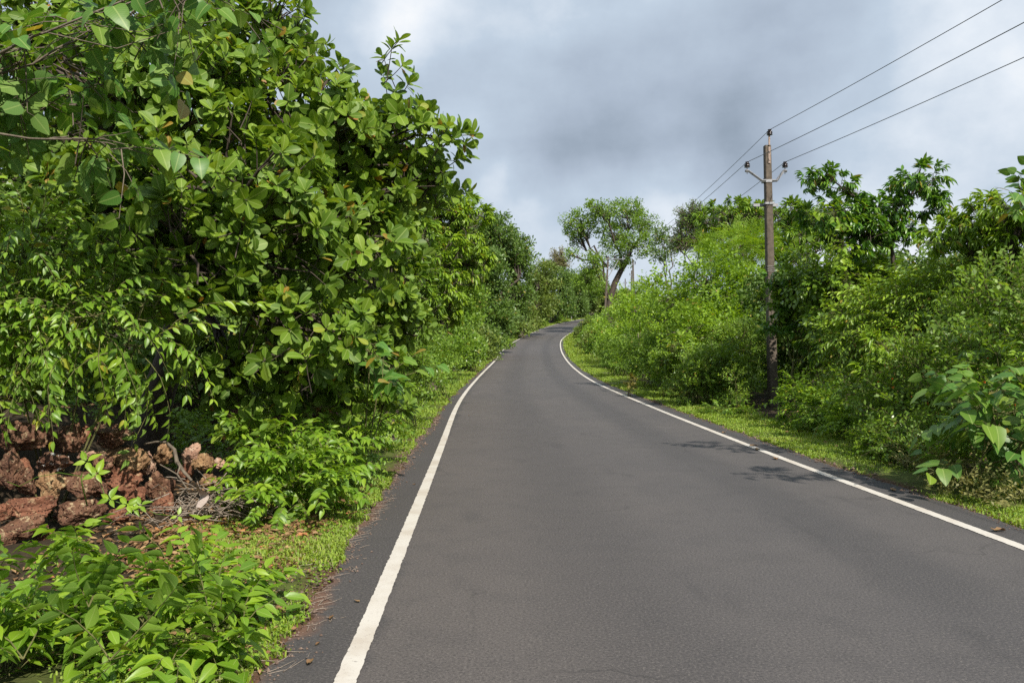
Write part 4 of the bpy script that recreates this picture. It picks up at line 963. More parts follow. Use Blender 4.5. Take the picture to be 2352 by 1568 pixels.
plant('roadside_sapling', 'leafy sapling with oval leaves between the flowering bush and the fine leaved one', 'sapling', gb(2240, 11.4),
      [B(2230, 790, 11, 50, 45), B(2270, 830, 10.8, 45, 35), B(2190, 840, 11, 40, 30)], 'herb', .7, 'mid', 'stem', cov=1.9, lod=1, seed=67, parts=FS, limb_r=.006)
plant('roadside_sapling', 'yellowish sapling poking up at the edge of the view over the big leaved plant', 'sapling', gb(2345, 9.9),
      [B(2335, 830, 9.5, 45, 60), B(2310, 880, 9.4, 40, 35)], 'herb', .65, 'bright', 'stem', cov=1.7, lod=1, seed=68, parts=FS, limb_r=.005)
plant('tall_grass', 'dry brownish weeds at the foot of the big leaved plant beside the turf', 'plant', gb(2170, 9.6),
      [B(2150, 1075, 9.3, 60, 22), B(2260, 1120, 8.4, 60, 22), B(2340, 1150, 8.0, 60, 22)], 'small', .7, 'dry', 'stem', cov=1.6, lod=1, seed=69, parts=FS, limb_r=.004)
plant('large_leaf_plant', 'plant with very large rounded leaves nearest the edge of the asphalt', 'plant', gb(2270, 8.9),
      [B(2280, 950, 8.9, 100, 80), B(2340, 1010, 8.6, 90, 90), B(2250, 1060, 8.7, 80, 60), B(2400, 930, 8.6, 80, 100)], 'broad', 1.05, 'broad', 'stem', cov=2.6, lod=0, seed=60, droop=.3, limb_r=.012, parts=FS)
plant('roadside_shrub', 'shaded low shrub between the flowering bush and the big leaved plant', 'shrub', gb(2120, 10.6),
      [B(2110, 1020, 10.7, 80, 35), B(2200, 1050, 9.8, 70, 35), B(2030, 1010, 11.6, 60, 30)], 'small', .85, 'mid', 'stem', cov=3.4, lod=1, seed=61, parts=FS)
plant('thicket_tree', 'dark tree closing the gap low behind the slender tree', 'tree', gb(2150, 24),
      [B(2100, 640, 23, 120, 60), B(1980, 660, 24, 120, 70), B(2230, 640, 22, 110, 70), B(2330, 660, 21, 110, 80)], 'clump', 1.0, 'dark', 'bark_dark', cov=3.2, lod=2, seed=62, trunk_r=.14, limb_r=.07)
plant('thicket_bush', 'dark bush deep in the thicket behind the pole', 'bush', gb(1800, 25),
      [B(1780, 690, 25, 80, 70), B(1850, 780, 23, 110, 70), B(1750, 800, 24, 70, 70), B(1950, 760, 21, 110, 80)], 'clump', .85, 'dark', 'bark_dark', cov=3.2, lod=2, seed=63, parts=FS, limb_r=.02)
# dense undergrowth that closes the ground below the thickets
bl = Buf(); r = np.random.default_rng(64)
for n, side, d0, d1, y0, y1, kind, sz, hh, lod in ((500, 1, 1.3, 4.5, 8, 30, 'small', .9, .5, 1), (420, 1, 1.5, 5.0, 8, 30, 'herb', .7, .5, 1), (700, 1, 1.8, 6.5, 26, 90, 'clump', 1.3, .9, 2), (420, -1, 1.6, 4.2, 9.6, 30, 'small', .9, .4, 1), (380, -1, 1.7, 4.5, 9.6, 30, 'herb', .75, .4, 1), (600, -1, 1.6, 6.5, 28, 120, 'clump', 1.4, .9, 2), (500, 1, 4.0, 9.0, 12, 30, 'clump', .9, 1.0, 2)):
    E_ = EDGE_L if side < 0 else EDGE_R; ys = E_[:, 1]; m_ = np.where((ys > y0) & (ys < y1))[0]; k = r.choice(m_, n); d = r.uniform(d0, d1, n)
    P = E_[k] + (NL if E_ is EDGE_L else NR)[k] * (side * d)[:, None] + r.normal(0, .2, (n, 2)); z = ground_z(P[:, 0], P[:, 1]) + .08 + hh * r.random(n) * np.clip((d - d0) / 1.2 + .25, 0, 1)
    ok_ = ~((np.abs(P[:, 0] / P[:, 1] - .316) < .035) & (P[:, 1] > 14) & (P[:, 1] < 22)); P = P[ok_]; z = z[ok_]; n = len(P)
    P = np.c_[P, z]; A = nrm(np.stack([r.normal(0, .6, n) - side * .35, r.normal(0, .6, n) - .25, r.uniform(.1, 1, n)], 1))
    place_sprays(bl, None, kind, lod, P, A, sz, r)
tag(bl.build('undergrowth', M['mid']), 'dense low undergrowth closing the ground beneath the roadside thickets', 'undergrowth', kind='stuff')

# woodland further from the road on both sides
bl = Buf(); r = np.random.default_rng(91)
for n, side, d0, d1, y0, y1, hmax, sz in ((1500, -1, 6.5, 22, 8, 60, 5.5, 2.6), (1500, -1, 6, 40, 55, 185, 9.0, 4.2), (1300, 1, 8, 24, 10, 60, 4.0, 2.3), (1500, 1, 6, 40, 55, 150, 5.5, 3.6)):
    E_ = EDGE_L if side < 0 else EDGE_R; dens_ = np.gradient(E_[:, 1]).clip(0); m_ = np.where((E_[:, 1] > y0) & (E_[:, 1] < y1))[0]; k = r.choice(m_, n, p=dens_[m_] / dens_[m_].sum()); d = r.uniform(d0, d1, n)
    P = E_[k] + (NL if side < 0 else NR)[k] * (side * d)[:, None] + r.normal(0, .6, (n, 2)); top_ = hmax * (.35 + .85 * fbm(np.c_[P * .16, np.zeros(n)], 3, 17)) * np.clip((d - d0) / 3 + .35, 0, 1)
    P = np.c_[P, G(P[:, 1]) + .2 + top_ * r.random(n) ** .6]; A = nrm(np.stack([r.normal(0, .6, n) - side * .4, r.normal(0, .6, n) - .3, r.uniform(.1, 1, n)], 1))
    place_sprays(bl, None, 'clump', 2, P, A, sz, r)
tag(bl.build('woodland', M['far']), 'dense woodland standing back from the road behind the roadside trees', 'woodland', kind='stuff')

# ------------------------------------------------------------------ tumbled laterite stones
def ico(sub):
    bm = bmesh.new(); bmesh.ops.create_icosphere(bm, subdivisions=sub, radius=1.0)
    V = np.array([v.co[:] for v in bm.verts]); Fc = np.array([[v.index for v in f.verts] for f in bm.faces]); bm.free(); return V, Fc


ICO = ico(5); ICO3 = ico(4)


def stone(zx, zy, rx, ry, mat, label, seed, ox=0.0, oy=1020.0, depth=None, flat=0.75, big=True, name='laterite_stone'):
    """zx, zy, rx, ry: where the stone shows, in a 4.356x enlargement of the photo whose corner is (ox, oy)"""
    px = (ox + zx / 4.356) * .91875; py = (oy + zy / 4.356) * .91875; kx = .91875 / 4.356
    t_ = (px * 4.356 / .91875) / 2178.0
    Y = depth if depth else 6.5 + 1.25 * t_ + 0.55 * (1 - zy / 1500.0)
    c = pt(px, py, Y); rad = 1.10 * np.array([rx * kx, (rx + ry) * .5 * kx * flat, ry * kx]) * Y / F
    r = np.random.default_rng(seed); U, Fc = ICO if big else ICO3
    n1 = fbm(U * 1.35 + seed * 3.1, 3, seed)[:, None]; n2 = fbm(U * 4.2 + seed * 1.7, 4, seed + 5)[:, None]; n3 = fbm(U * 13 + seed, 3, seed + 9)[:, None]
    Q = U.copy()
    for _ in range(9):                                       # broken facets
        d = nrm(r.normal(0, 1, (1, 3)))[0]; h_ = r.uniform(.62, .85); s_ = (U @ d); Q -= np.clip(s_ - h_, 0, 1)[:, None] * d * .85
    pit = np.clip(0.44 - n3, 0, 1)
    Vv = Q * (0.80 + 0.55 * (n1 - .5) * 1.5 + .30 * (n2 - .5) + .13 * (n3 - .5) - .40 * pit) * 1.14
    o = mesh_np(name, Vv * rad, Fc, M[mat], smooth=True, origin=np.zeros(3)); o.location = c
    o.rotation_euler = (r.normal(0, .12), r.normal(0, .15), r.normal(0, .3))
    return tag(o, label, 'stone', 'laterite stones tumbled along the bank')


for i, a in enumerate([
    (230, 310, 265, 175, 'laterite', 'broad dark stone with pale speckles, topmost at the outer end of the row'),
    (525, 300, 65, 115, 'laterite', 'narrow upright stone wedged next to the broad speckled top stone'),
    (760, 330, 175, 165, 'laterite', 'very dark angular stone on top, under the hanging yellow leaves'),
    (930, 310, 60, 115, 'laterite_red', 'thin reddish slab of stone between the dark angular stone and the long top stone'),
    (1240, 275, 300, 150, 'laterite', 'longest stone, lying on top and sloping down towards the dark hollow'),
    (560, 590, 230, 120, 'laterite_white', 'stone with a white splash of lichen on its end'),
    (275, 625, 85, 75, 'laterite_red', 'small red stone tucked under the broad speckled top stone'),
    (95, 690, 170, 210, 'laterite', 'tall smooth brown stone leaning at the outer end of the row'),
    (560, 830, 200, 160, 'laterite_ochre', 'rounded stone with an ochre cap and a black gap below it'),
    (300, 800, 130, 140, 'laterite', 'purple brown stone pressed against the ochre capped stone'),
    (930, 510, 95, 55, 'laterite_pale', 'small pale block just above the palmate creeper leaves'),
    (890, 830, 190, 150, 'laterite', 'dark pitted stone behind the yellow creeper stem'),
    (1400, 560, 235, 155, 'laterite_ochre', 'large orange brown stone below the longest top stone'),
    (1600, 610, 120, 120, 'laterite_pale', 'pinkish flaking end piece against the large orange brown stone'),
    (1770, 500, 115, 115, 'laterite_ochre', 'plain brown rounded stone beside the thick dead branch'),
    (1330, 770, 200, 115, 'laterite_red', 'red brown stone carrying the large orange brown stone'),
    (1730, 830, 140, 175, 'laterite', 'upright dark brown stone facing the dry twigs'),
    (1450, 940, 180, 100, 'laterite_red', 'flat topped reddish stone right above the small creeper sprig'),
    (1780, 1090, 135, 145, 'laterite_red', 'deep red lumpy stone at the inner end next to the twig heap'),
    (320, 1090, 310, 135, 'laterite_red', 'long red and cream mottled stone in the lower course'),
    (870, 1150, 265, 155, 'laterite', 'dark mottled stone in the lower course, in the middle of the row'),
    (1290, 1170, 160, 105, 'laterite_red', 'red stone with pale flecks hidden partly by creeper leaves'),
    (230, 1320, 270, 130, 'laterite', 'wide knobbly stone of the bottom course with cream flecks'),
    (490, 1400, 120, 105, 'laterite_red', 'dark red round stone at the bottom between two mottled ones'),
    (1545, 1235, 140, 60, 'laterite_ochre', 'flat orange stone lying on the ground beneath the deep red lumpy one'),
    (270, 1520, 115, 65, 'laterite_red', 'bright rusty stone lowest of all, behind the corner plant'),
    (70, 1410, 130, 140, 'laterite', 'bottom stone cut by the edge of the view'),
    (720, 1410, 120, 65, 'laterite_red', 'small low stone half sunk under the bottom course'),
    (1080, 900, 90, 100, 'laterite', 'shadowed stone between the creeper stems'),
    (30, 1130, 110, 110, 'laterite_red', 'rusty stone at the edge of the view above the bottom course'),
    (1110, 620, 110, 130, 'laterite', 'blackish stone in the gap under the longest top stone'),
    (2090, 500, 90, 135, 'laterite_pale', 'pale flaky upright stone behind the dead branch'),
    (2210, 590, 130, 100, 'laterite_ochre', 'brown stone with pale flecks above the twig heap'),
    (2400, 610, 100, 60, 'laterite_pale', 'small cream flecked stone peeping out beside the yellow green weeds'),
    (2270, 800, 130, 90, 'laterite_ochre', 'low tan stone among the twigs behind the bleached leaf'),
    (2020, 690, 90, 90, 'laterite_red', 'brick red stone under the dead branch'),
    (2700, 1270, 190, 105, 'laterite_pale', 'flat pinkish block lying in the leaf litter near the asphalt'),
    (2660, 1400, 90, 70, 'laterite_pale', 'crumbled pale fragment lying against the flat pinkish block')]):
    stone(*a, seed=100 + i)
for i, (px, py, Y, rx, ry, mat, label) in enumerate([
    (560, 945, 9.3, 34, 24, 'laterite_red', 'brownish red stone lit by the sun at the back of the dark hollow'),
    (655, 950, 9.6, 36, 30, 'laterite', 'dark stone half hidden under the low cashew shoots'),
    (740, 955, 9.9, 30, 26, 'laterite', 'rounded dark stone beside a fallen yellow leaf'),
    (700, 935, 10.2, 26, 22, 'laterite_red', 'reddish stone behind the pair of dark ones under the cashew shoots'),
    (610, 1000, 8.9, 24, 15, 'laterite_ochre', 'little tan stone on the bank above the bushy weeds')]):
    stone(px / .91875 * 4.356, (py / .91875 - 1020) * 4.356, rx / .91875 * 4.356, ry / .91875 * 4.356, mat, label, 160 + i, depth=Y, big=False)

# ------------------------------------------------------------------ creeper, twigs, dead branch, bleached leaf
def palmate(buf, st, c, n, size, nv, r):
    nv = nrm(np.array([nv]))[0]; a = nrm(np.cross(nv, [0.2, 0, 1.0])[None])[0]; b2 = np.cross(nv, a); L = []
    for k in range(n):
        th = -2.3 + 4.6 * k / max(1, n - 1) + r.normal(0, .12); d = math.cos(th) * b2 * -1 + math.sin(th) * a + nv * .15
        ln = size * r.uniform(.8, 1.1) * (1.1 if abs(th) < 1 else .9); L.append((c + d * .008, d, nv + r.normal(0, .15, 3), ln, ln * .46))
    V, Q, U, lv, _ = bake('ovat', L, r); buf.add(V, Q, U, lv * .5 + .45)


r = np.random.default_rng(5)
zp = lambda zx, zy, Y: pt(zx / 4.356 * .91875, (1020 + zy / 4.356) * .91875, Y)
cb = Buf(); cs = Buf()
for zx, zy, n, s_ in ((945, 580, 4, .11), (1060, 710, 5, .11), (1195, 990, 5, .105), (1385, 1050, 4, .10), (1465, 1090, 5, .075), (1530, 1060, 4, .08), (1940, 1170, 3, .07)):
    palmate(cb, cs, zp(zx, zy, 6.35), n, s_, (.1, -.9, .55), r)
cs.tube([zp(950, 1060, 6.6), zp(905, 880, 6.4), zp(880, 740, 6.36), zp(945, 585, 6.38)], (.006, .005, .004, .003))
cs.tube([zp(880, 740, 6.36), zp(1060, 715, 6.38), zp(1130, 920, 6.37), zp(1195, 995, 6.37), zp(1385, 1055, 6.37), zp(1465, 1095, 6.37), zp(1530, 1065, 6.37), zp(1700, 1150, 6.5), zp(1940, 1175, 6.37)], .003)
cs.tube([zp(880, 740, 6.36), zp(640, 700, 6.35), zp(400, 750, 6.4), zp(210, 850, 6.4), zp(80, 800, 6.5)], .0025)
cv = empty('creeper', zp(950, 1060, 6.6), 'bright green creeper with five fingered leaves trailing over the tumbled stones', 'creeper')
cb.build('foliage', M['herb'], cv, origin=np.array(cv.location)); cs.build('stem', M['droop'], cv, origin=np.array(cv.location))

tb = Buf(); c0 = pt(480, 1150, 7.55); c0[2] = float(ground_z(c0[0], c0[1])[0])
for k in range(130):
    a = r.uniform(0, 6.28); L_ = r.uniform(.12, .55); q = c0 + np.array([r.normal(0, .30), r.normal(-.05, .22), abs(r.normal(.0, .17)) + .03]); q[2] -= max(0, .0)
    d = np.array([math.cos(a), math.sin(a), r.normal(0, .35)]) * L_ / 2
    P = np.array([q - d, q + r.normal(0, .03, 3), q + d]); P[:, 2] = np.maximum(P[:, 2], c0[2] + .01); tb.tube(P, np.array([1, .8, .5]) * r.uniform(.0025, .007), 5)
for k in range(14):                                           # stouter pieces that hold the heap together
    a = k / 14 * 6.28; tb.tube(np.array([c0 + (0, 0, .03), c0 + np.array([.2 * math.cos(a), .15 * math.sin(a), .12]), c0 + np.array([.5 * math.cos(a), .35 * math.sin(a), r.uniform(.03, .2)])]), (.009, .007, .003), 5)
o = tb.build('twig_heap', M['twig'], None, origin=c0); tag(o, 'tangled heap of dry grey twigs against the tumbled stones', 'twig heap')
bb = Buf(); zq = lambda zx, zy, Y: zp(zx, zy, Y)
bb.tube([zq(1570, 390, 7.6), zq(1700, 365, 7.5), zq(1810, 370, 7.45), zq(1900, 450, 7.4), zq(1925, 580, 7.35), zq(2000, 690, 7.3), zq(2090, 790, 7.25)], (.007, .010, .012, .016, .019, .016, .012), 8)
bb.tube([zq(1925, 580, 7.35), zq(1960, 640, 7.2), zq(1930, 720, 7.15), zq(2040, 880, 7.1)], (.010, .009, .008, .005), 6)
bb.tube([zq(1930, 720, 7.15), zq(1830, 660, 7.1), zq(1740, 610, 7.1)], (.007, .006, .004), 6)
o = bb.build('dead_branch', M['bark'], None, origin=zq(2000, 690, 7.3)); tag(o, 'thick grey dead branch bent over the stones above the twig heap', 'branch')
L = [(np.zeros(3), np.array([.15, -.1, 1.0]), np.array([.2, -1, .2]), .20, .075)]
V, Q, U, lv, _ = bake('heart', L, r); V[:, 1] += 0.35 * np.abs(V[:, 0]) + .12 * np.sin(V[:, 2] * 22)
V2 = V + np.array([0, .004, 0]); o = mesh_np('dried_leaf', np.vstack([V, V2]), np.vstack([Q, Q[:, ::-1] + len(V)]), M['pale_leaf'], uv=np.vstack([U, U]))
o.location = pt(455, 1165, 7.1); tag(o, 'large bleached pinkish dead leaf curled upright on the twig heap', 'dead leaf')

# ------------------------------------------------------------------ leaf litter, turf and weeds
def scatter_verge(n, side, d0, d1, y0, y1, r, power=1.0):
    """points beyond the asphalt edge; density falls with distance"""
    E_ = EDGE_L if side < 0 else EDGE_R; ys = E_[:, 1]; m_ = np.where((ys > y0) & (ys < y1))[0]; wgt = 1.0 / np.maximum(ys[m_], 3) ** power
    seg = np.linalg.norm(np.gradient(E_, axis=0), axis=1)[m_]; wgt = wgt * seg; wgt /= wgt.sum()
    k = r.choice(m_, n, p=wgt); Nn = (NL if E_ is EDGE_L else NR)[k] * side; d = r.uniform(0, 1, n); d = d0 + (d1 - d0) * d
    P = E_[k] + Nn * d[:, None] + r.normal(0, .12, (n, 2)) * (d > .12)[:, None]
    return P, d


def blades(n, side, d0, d1, y0, y1, hmin, hmax, seed, power=1.0, wid=.004):
    r = np.random.default_rng(seed); P, d = scatter_verge(n, side, d0, d1, y0, y1, r, power)
    nn = fbm(np.c_[P * 1.1, np.zeros(n)], 3, seed + 2); keep = nn + r.normal(0, .08, n) > np.where((side < 0) & (P[:, 1] < 10), .49, np.where(P[:, 1] < 14, .47, np.where(side > 0, .43, .38))); P = P[keep]; n = len(P); nn = nn[keep]
    z = ground_z(P[:, 0], P[:, 1]); B0 = np.c_[P, z - .005]
    a = r.uniform(0, 6.28, n); h_ = r.uniform(hmin, hmax, n) * (.6 + .9 * (nn - .35) * 2); h_ = np.clip(h_, hmin * .6, hmax * 1.4); lean = r.uniform(.15, 1.0, n)
    dv = np.stack([np.cos(a), np.sin(a), np.zeros(n)], 1); sv_ = np.stack([-np.sin(a), np.cos(a), np.zeros(n)], 1)
    wd = (wid * (1 + P[:, 1] / 14.0))[:, None]
    m1 = B0 + dv * (h_ * lean * .35)[:, None] + np.array([0, 0, 1]) * (h_ * .65)[:, None]; tp = B0 + dv * (h_ * lean)[:, None] + np.array([0, 0, 1]) * (h_ * (1.05 - .5 * lean))[:, None]
    V = np.stack([B0 - sv_ * wd, B0 + sv_ * wd, m1 + sv_ * wd * .8, tp, m1 - sv_ * wd * .8], 1)
    i = np.arange(n)[:, None] * 5
    Q = np.concatenate([i + np.array([[0, 1, 2, 4]]), i + np.array([[4, 2, 3, 3]])], 0)
    V = V.reshape(-1, 3); Q1 = (i + np.array([[0, 1, 2, 4]])); 
    # tip as its own quad (a thin kite)
    tip2 = tp + sv_ * wd * .1
    V = np.concatenate([V.reshape(n, 5, 3), tip2[:, None]], 1).reshape(-1, 3); i = np.arange(n)[:, None] * 6
    Q = np.concatenate([i + np.array([[0, 1, 2, 4]]), i + np.array([[4, 2, 5, 3]])], 0)
    return V, Q, np.repeat(np.clip(.25 + .9 * (nn - .4) + r.normal(.15, .22, n), 0, 1), 6)


gbuf = Buf()
for args in ((15000, -1, 0.05, .75, 3.4, 7.5, .02, .05, 71), (52000, -1, 0.0, 1.2, 6.0, 16, .02, .055, 77), (44000, -1, 0.06, 1.6, 13, 60, .04, .10, 72), (16000, -1, 0.3, 2.0, 50, 200, .10, .22, 76, 0.5),
             (60000, 1, 0.0, 1.3, 5.5, 20, .02, .06, 73), (34000, 1, 0.02, 1.5, 16, 60, .04, .10, 74), (14000, 1, 0.1, 2.0, 50, 140, .12, .3, 75, 0.5)):
    V, Q, lv = blades(*args); gbuf.add(V, Q, None, lv)
tag(gbuf.build('grass', M['grass']), 'short bright turf along both edges of the asphalt', 'grass', kind='stuff')

wbuf = Buf(); r = np.random.default_rng(81)                    # tiny creeping weeds in the turf
for n, side, d0, d1, y0, y1, s_ in ((9000, -1, .02, 1.3, 3, 16, .022), (6000, 1, .05, 1.2, 5.5, 24, .022), (5000, -1, .1, 1.6, 14, 70, .05)):
    P, d = scatter_verge(n, side, d0, d1, y0, y1, r); nn = fbm(np.c_[P * 1.4, np.zeros(n)], 3, 90); P = P[nn > .47]; n = len(P)
    z = ground_z(P[:, 0], P[:, 1]); a = r.uniform(0, 6.28, n); ln = s_ * r.uniform(.6, 1.6, n)
    L = [(np.array([P[k, 0], P[k, 1], z[k] + .01 + .035 * r.random()]), np.array([math.cos(a[k]), math.sin(a[k]), r.uniform(-.2, .6)]), np.array([r.normal(0, .3), r.normal(-.2, .3), 1]), ln[k], ln[k] * .62) for k in range(n)]
    V, Q, U, lv, _ = bake('lo', L, r); wbuf.add(V, Q, U, lv * .8 + .1)
tag(wbuf.build('ground_cover', M['herb']), 'tiny creeping weeds spreading through the verge turf', 'ground cover', kind='stuff')

lbuf = Buf(); r = np.random.default_rng(82); L = []
def litter(n, xr, yr, s0, s1, dmin=0.02):
    P = np.c_[r.uniform(*xr, n), r.uniform(*yr, n)]; d, s_ = road_dist(P[:, 0], P[:, 1]); P = P[d > dmin]; z = ground_z(P[:, 0], P[:, 1])
    for (x, y), zz in zip(P, z):
        a = r.uniform(0, 6.28); ln = r.uniform(s0, s1); L.append((np.array([x, y, zz + .012 + .02 * r.random()]), np.array([math.cos(a), math.sin(a), r.normal(0, .2)]), np.array([r.normal(0, .35), r.normal(0, .35), 1]), ln, ln * r.uniform(.4, .6)))
litter(2600, (-3.6, -1.2), (4.0, 9.5), .025, .08, .15); litter(3200, (-3.0, -1.5), (5.8, 8.4), .03, .09, .3); litter(260, (-2.0, -.8), (3, 9), .015, .05, -.10); litter(1200, (-6, -1.5), (7, 16), .05, .14, .8); litter(900, (4.4, 8), (7, 20), .04, .10, .7)
V, Q, U, lv, _ = bake('ovat3', L, r); lbuf.add(V, Q, U, lv)
tag(lbuf.build('leaf_litter', M['litter']), 'brown dead leaves scattered over the bank and verge', 'leaf litter', kind='stuff')
gv = Buf(); n = 5200; OC = np.array([(1, 0, 0), (0, 1, 0), (-1, 0, 0), (0, -1, 0), (0, 0, 1), (0, 0, -1)], float); OQ = np.array([(0, 1, 4, 4), (1, 2, 4, 4), (2, 3, 4, 4), (3, 0, 4, 4), (1, 0, 5, 5), (2, 1, 5, 5), (3, 2, 5, 5), (0, 3, 5, 5)])
for side, y0, y1, m_ in ((-1, 3, 18, 3400), (1, 5.5, 24, 1800)):
    E_ = EDGE_L if side < 0 else EDGE_R; ix = np.where((E_[:, 1] > y0) & (E_[:, 1] < y1))[0]; k = r.choice(ix, m_); d = r.normal(.02, .07, m_); ok_ = d > -.22; k = k[ok_]; d = d[ok_]; m_ = len(d)
    P = E_[k] + (NL if side < 0 else NR)[k] * (side * d)[:, None]; z = np.where(d < 0, G(P[:, 1]), ground_z(P[:, 0], P[:, 1])); sz = r.uniform(.002, .008, m_) * (1 + P[:, 1] / 20); sz = np.where(r.random(m_) < .05, sz * 2.2, sz)
    V = np.c_[P, z + sz * .4][:, None] + OC[None] * sz[:, None, None] * r.uniform(.6, 1.3, (m_, 6, 1)); Q = (OQ[None] + np.arange(m_)[:, None, None] * 6).reshape(-1, 4); gv.add(V.reshape(-1, 3), Q)
V = np.vstack(gv.V); Q = np.vstack(gv.Q)[:, :3]
tag(mesh_np('gravel', V, Q, M['gravel'], smooth=False), 'loose grit and red soil crumbs along the ragged asphalt edges', 'gravel', kind='stuff')
sb = Buf()
for k in range(420):
    if k < 230: E_ = EDGE_L; j = int(r.integers(np.searchsorted(EDGE_L[:, 1], 3), np.searchsorted(EDGE_L[:, 1], 9))); q = E_[j] - (NL if E_ is EDGE_L else NR)[j] * r.uniform(-.14, .35)
    else: q = np.array([r.uniform(-3.4, -1.9), r.uniform(6.0, 8.5)])
    z = max(float(ground_z(q[0], q[1])[0]), 0.0 if k < 230 else -1); a = r.uniform(0, 6.28) if k > 230 else r.normal(1.1, .6); L_ = r.uniform(.02, .11); d = np.array([math.cos(a), math.sin(a), r.normal(0, .05)]) * L_
    c_ = np.array([q[0], q[1], z + .008]); sb.tube([c_ - d, c_ + r.normal(0, .006, 3), c_ + d], (.0022, .002, .001), 4)
tag(sb.build('twig_litter', M['twig']), 'thin straw and broken twigs along the asphalt edge', 'twig litter', kind='stuff')

# dead leaves and bark flakes lying on the asphalt
def on_road(px, py, size, label, mat='litter', asp=.5, seed=0, name='fallen_leaf', flat=False):
    Y = EYE * F / (py - HY); c = np.array([(px - CX) / F * Y, Y, float(G(Y)) + .012]); r_ = np.random.default_rng(300 + seed); a = r_.uniform(0, 6.28)
    V, Q, U, lv, _ = bake('ovat', [(np.zeros(3), np.array([math.cos(a), math.sin(a), .15]), np.array([.1, .1, 1]), size, size * asp)], r_)
    V[:, 2] = np.abs(V[:, 2]) + .004 * np.sin(V[:, 0] * 90); V2 = V - np.array([0, 0, .003])
    o = mesh_np(name, np.vstack([V, V2]), np.vstack([Q, Q[:, ::-1] + len(V)]), M[mat], uv=np.vstack([U, U]), attrs={'lv': np.full(2 * len(V), .1 + .7 * r_.random())}); o.location = c
    return tag(o, label, 'leaf', 'dead leaves lying on the asphalt')


for i, a in enumerate([(735, 1478, .04, 'reddish leaf scrap on the shoulder below the white line near the corner plant'), (826, 1384, .05, 'curled brown leaf on the shoulder beside the thick part of the white line'),
                       (714, 1518, .07, 'thin curled twig like leaf at the very corner of the shoulder'), (757, 1424, .05, 'small orange brown leaf between the straw and the white line'),
                       (955, 1113, .04, 'tiny dark leaf on the shoulder by the grassy edge'), (1078, 955, .06, 'pale straw coloured leaf across the white line past the cashew shoots'),
                       (1722, 1025, .16, 'dark flattened leaf just inside the pole side line'), (1745, 1032, .15, 'second dark leaf touching the pole side line in the tree shadow'), (1783, 1053, .14, 'dark leaf lying on the white line between the two shadows'),
                       (2055, 1128, .12, 'brown flake on the pole side shoulder halfway along the turf'), (2310, 1220, .14, 'reddish bark flake on the shoulder nearest the big leaved plant'), (1660, 995, .12, 'small dark leaf on the shoulder before the pole')]):
    on_road(*a, seed=i)

# ------------------------------------------------------------------ utility poles and wires
PY = 21.3
def pole_frame(px0, py0, px1, py1, Y):
    return pt(px0, py0, Y), pt(px1, py1, Y)


def insulator(parent, origin, base, s=1.0):
    bf = Buf(); pr = [(.022, 0), (.070, .008), (.078, .018), (.045, .030), (.074, .048), (.080, .058), (.046, .072), (.070, .090), (.074, .100), (.042, .112), (.040, .128), (.050, .136), (.048, .150), (.02, .158), (.001, .160)]
    bf.lathe(base, [(a * s, b_ * s) for a, b_ in pr], 18); ins = bf.build('insulator', M['porcelain'], parent, origin=origin)
    bp_ = Buf(); bp_.lathe(base - np.array([0, 0, .16 * s]), [(.001, 0), (.010 * s, .001), (.010 * s, .075 * s), (.022 * s, .078 * s), (.022 * s, .092 * s), (.010 * s, .095 * s), (.010 * s, .175 * s)], 10)
    pin = bp_.build('pin', M['rust'], ins); pin.matrix_parent_inverse.identity(); me = pin.data
    me.transform(mathutils.Matrix.Translation(mathutils.Vector([-float(v) for v in origin]))); return base + np.array([0, 0, .145 * s])


b0 = pt(1776, 940, PY); b0[2] = float(ground_z(b0[0], b0[1])[0]); b1 = pt(1762, 335, PY)
pole = empty('utility_pole', b0, 'weathered concrete utility pole nearest the road, with a V shaped arm and three dark insulators', 'utility pole', 'utility poles along the road')
bf = Buf(); n = 24; V = []
for k in range(n + 1):
    t_ = k / n; c = b0 + (b1 - b0) * t_ - np.array([0, 0, .3 * (1 - t_)]); wx = .105 + (.078 - .105) * t_; wy = .14 + (.09 - .14) * t_; ch = .014
    V += [c + np.array(q) for q in ((-wx + ch, -wy, 0), (wx - ch, -wy, 0), (wx, -wy + ch, 0), (wx, wy - ch, 0), (wx - ch, wy, 0), (-wx + ch, wy, 0), (-wx, wy - ch, 0), (-wx, -wy + ch, 0))]
V = np.array(V); i_ = np.arange(n)[:, None] * 8; j_ = np.arange(8)[None]; Q = np.stack([i_ + j_, i_ + (j_ + 1) % 8, i_ + 8 + (j_ + 1) % 8, i_ + 8 + j_], -1).reshape(-1, 4)
cap = np.array([(n * 8 + 0, n * 8 + 1, n * 8 + 2, n * 8 + 3), (n * 8 + 0, n * 8 + 3, n * 8 + 4, n * 8 + 7), (n * 8 + 4, n * 8 + 5, n * 8 + 6, n * 8 + 7)])
bf.add(V, np.vstack([Q, cap])); bf.build('post', M['concrete'], pole, origin=b0, smooth=False)
pc = lambda py: b0 + (b1 - b0) * ((EYE + (HY - py) / F * PY - b0[2]) / (b1[2] - b0[2]))
ca = pc(417); tips = []
bf = Buf()
for s_, tx in ((-1, 1716), (1, 1803)):
    tip = pt(tx, 393, PY - .11); a0_ = ca + np.array([s_ * .085, -.11, 0]); a1_ = ca + np.array([s_ * .19, -.11, 0]); a2_ = np.array([tip[0] - s_ * .04, tip[1], tip[2]]); a3_ = np.array([tip[0] + s_ * .05, tip[1], tip[2]])
    bf.tube([a0_, a1_, a1_ + (a2_ - a1_) * .02, a2_, a2_ + (a3_ - a2_) * .1, a3_], .036, 4); tips.append(tip)
bf.box(ca + np.array([0, -.108, 0]), (.26, .012, .07)); bf.box(ca + np.array([0, .13, 0]), (.26, .012, .05))
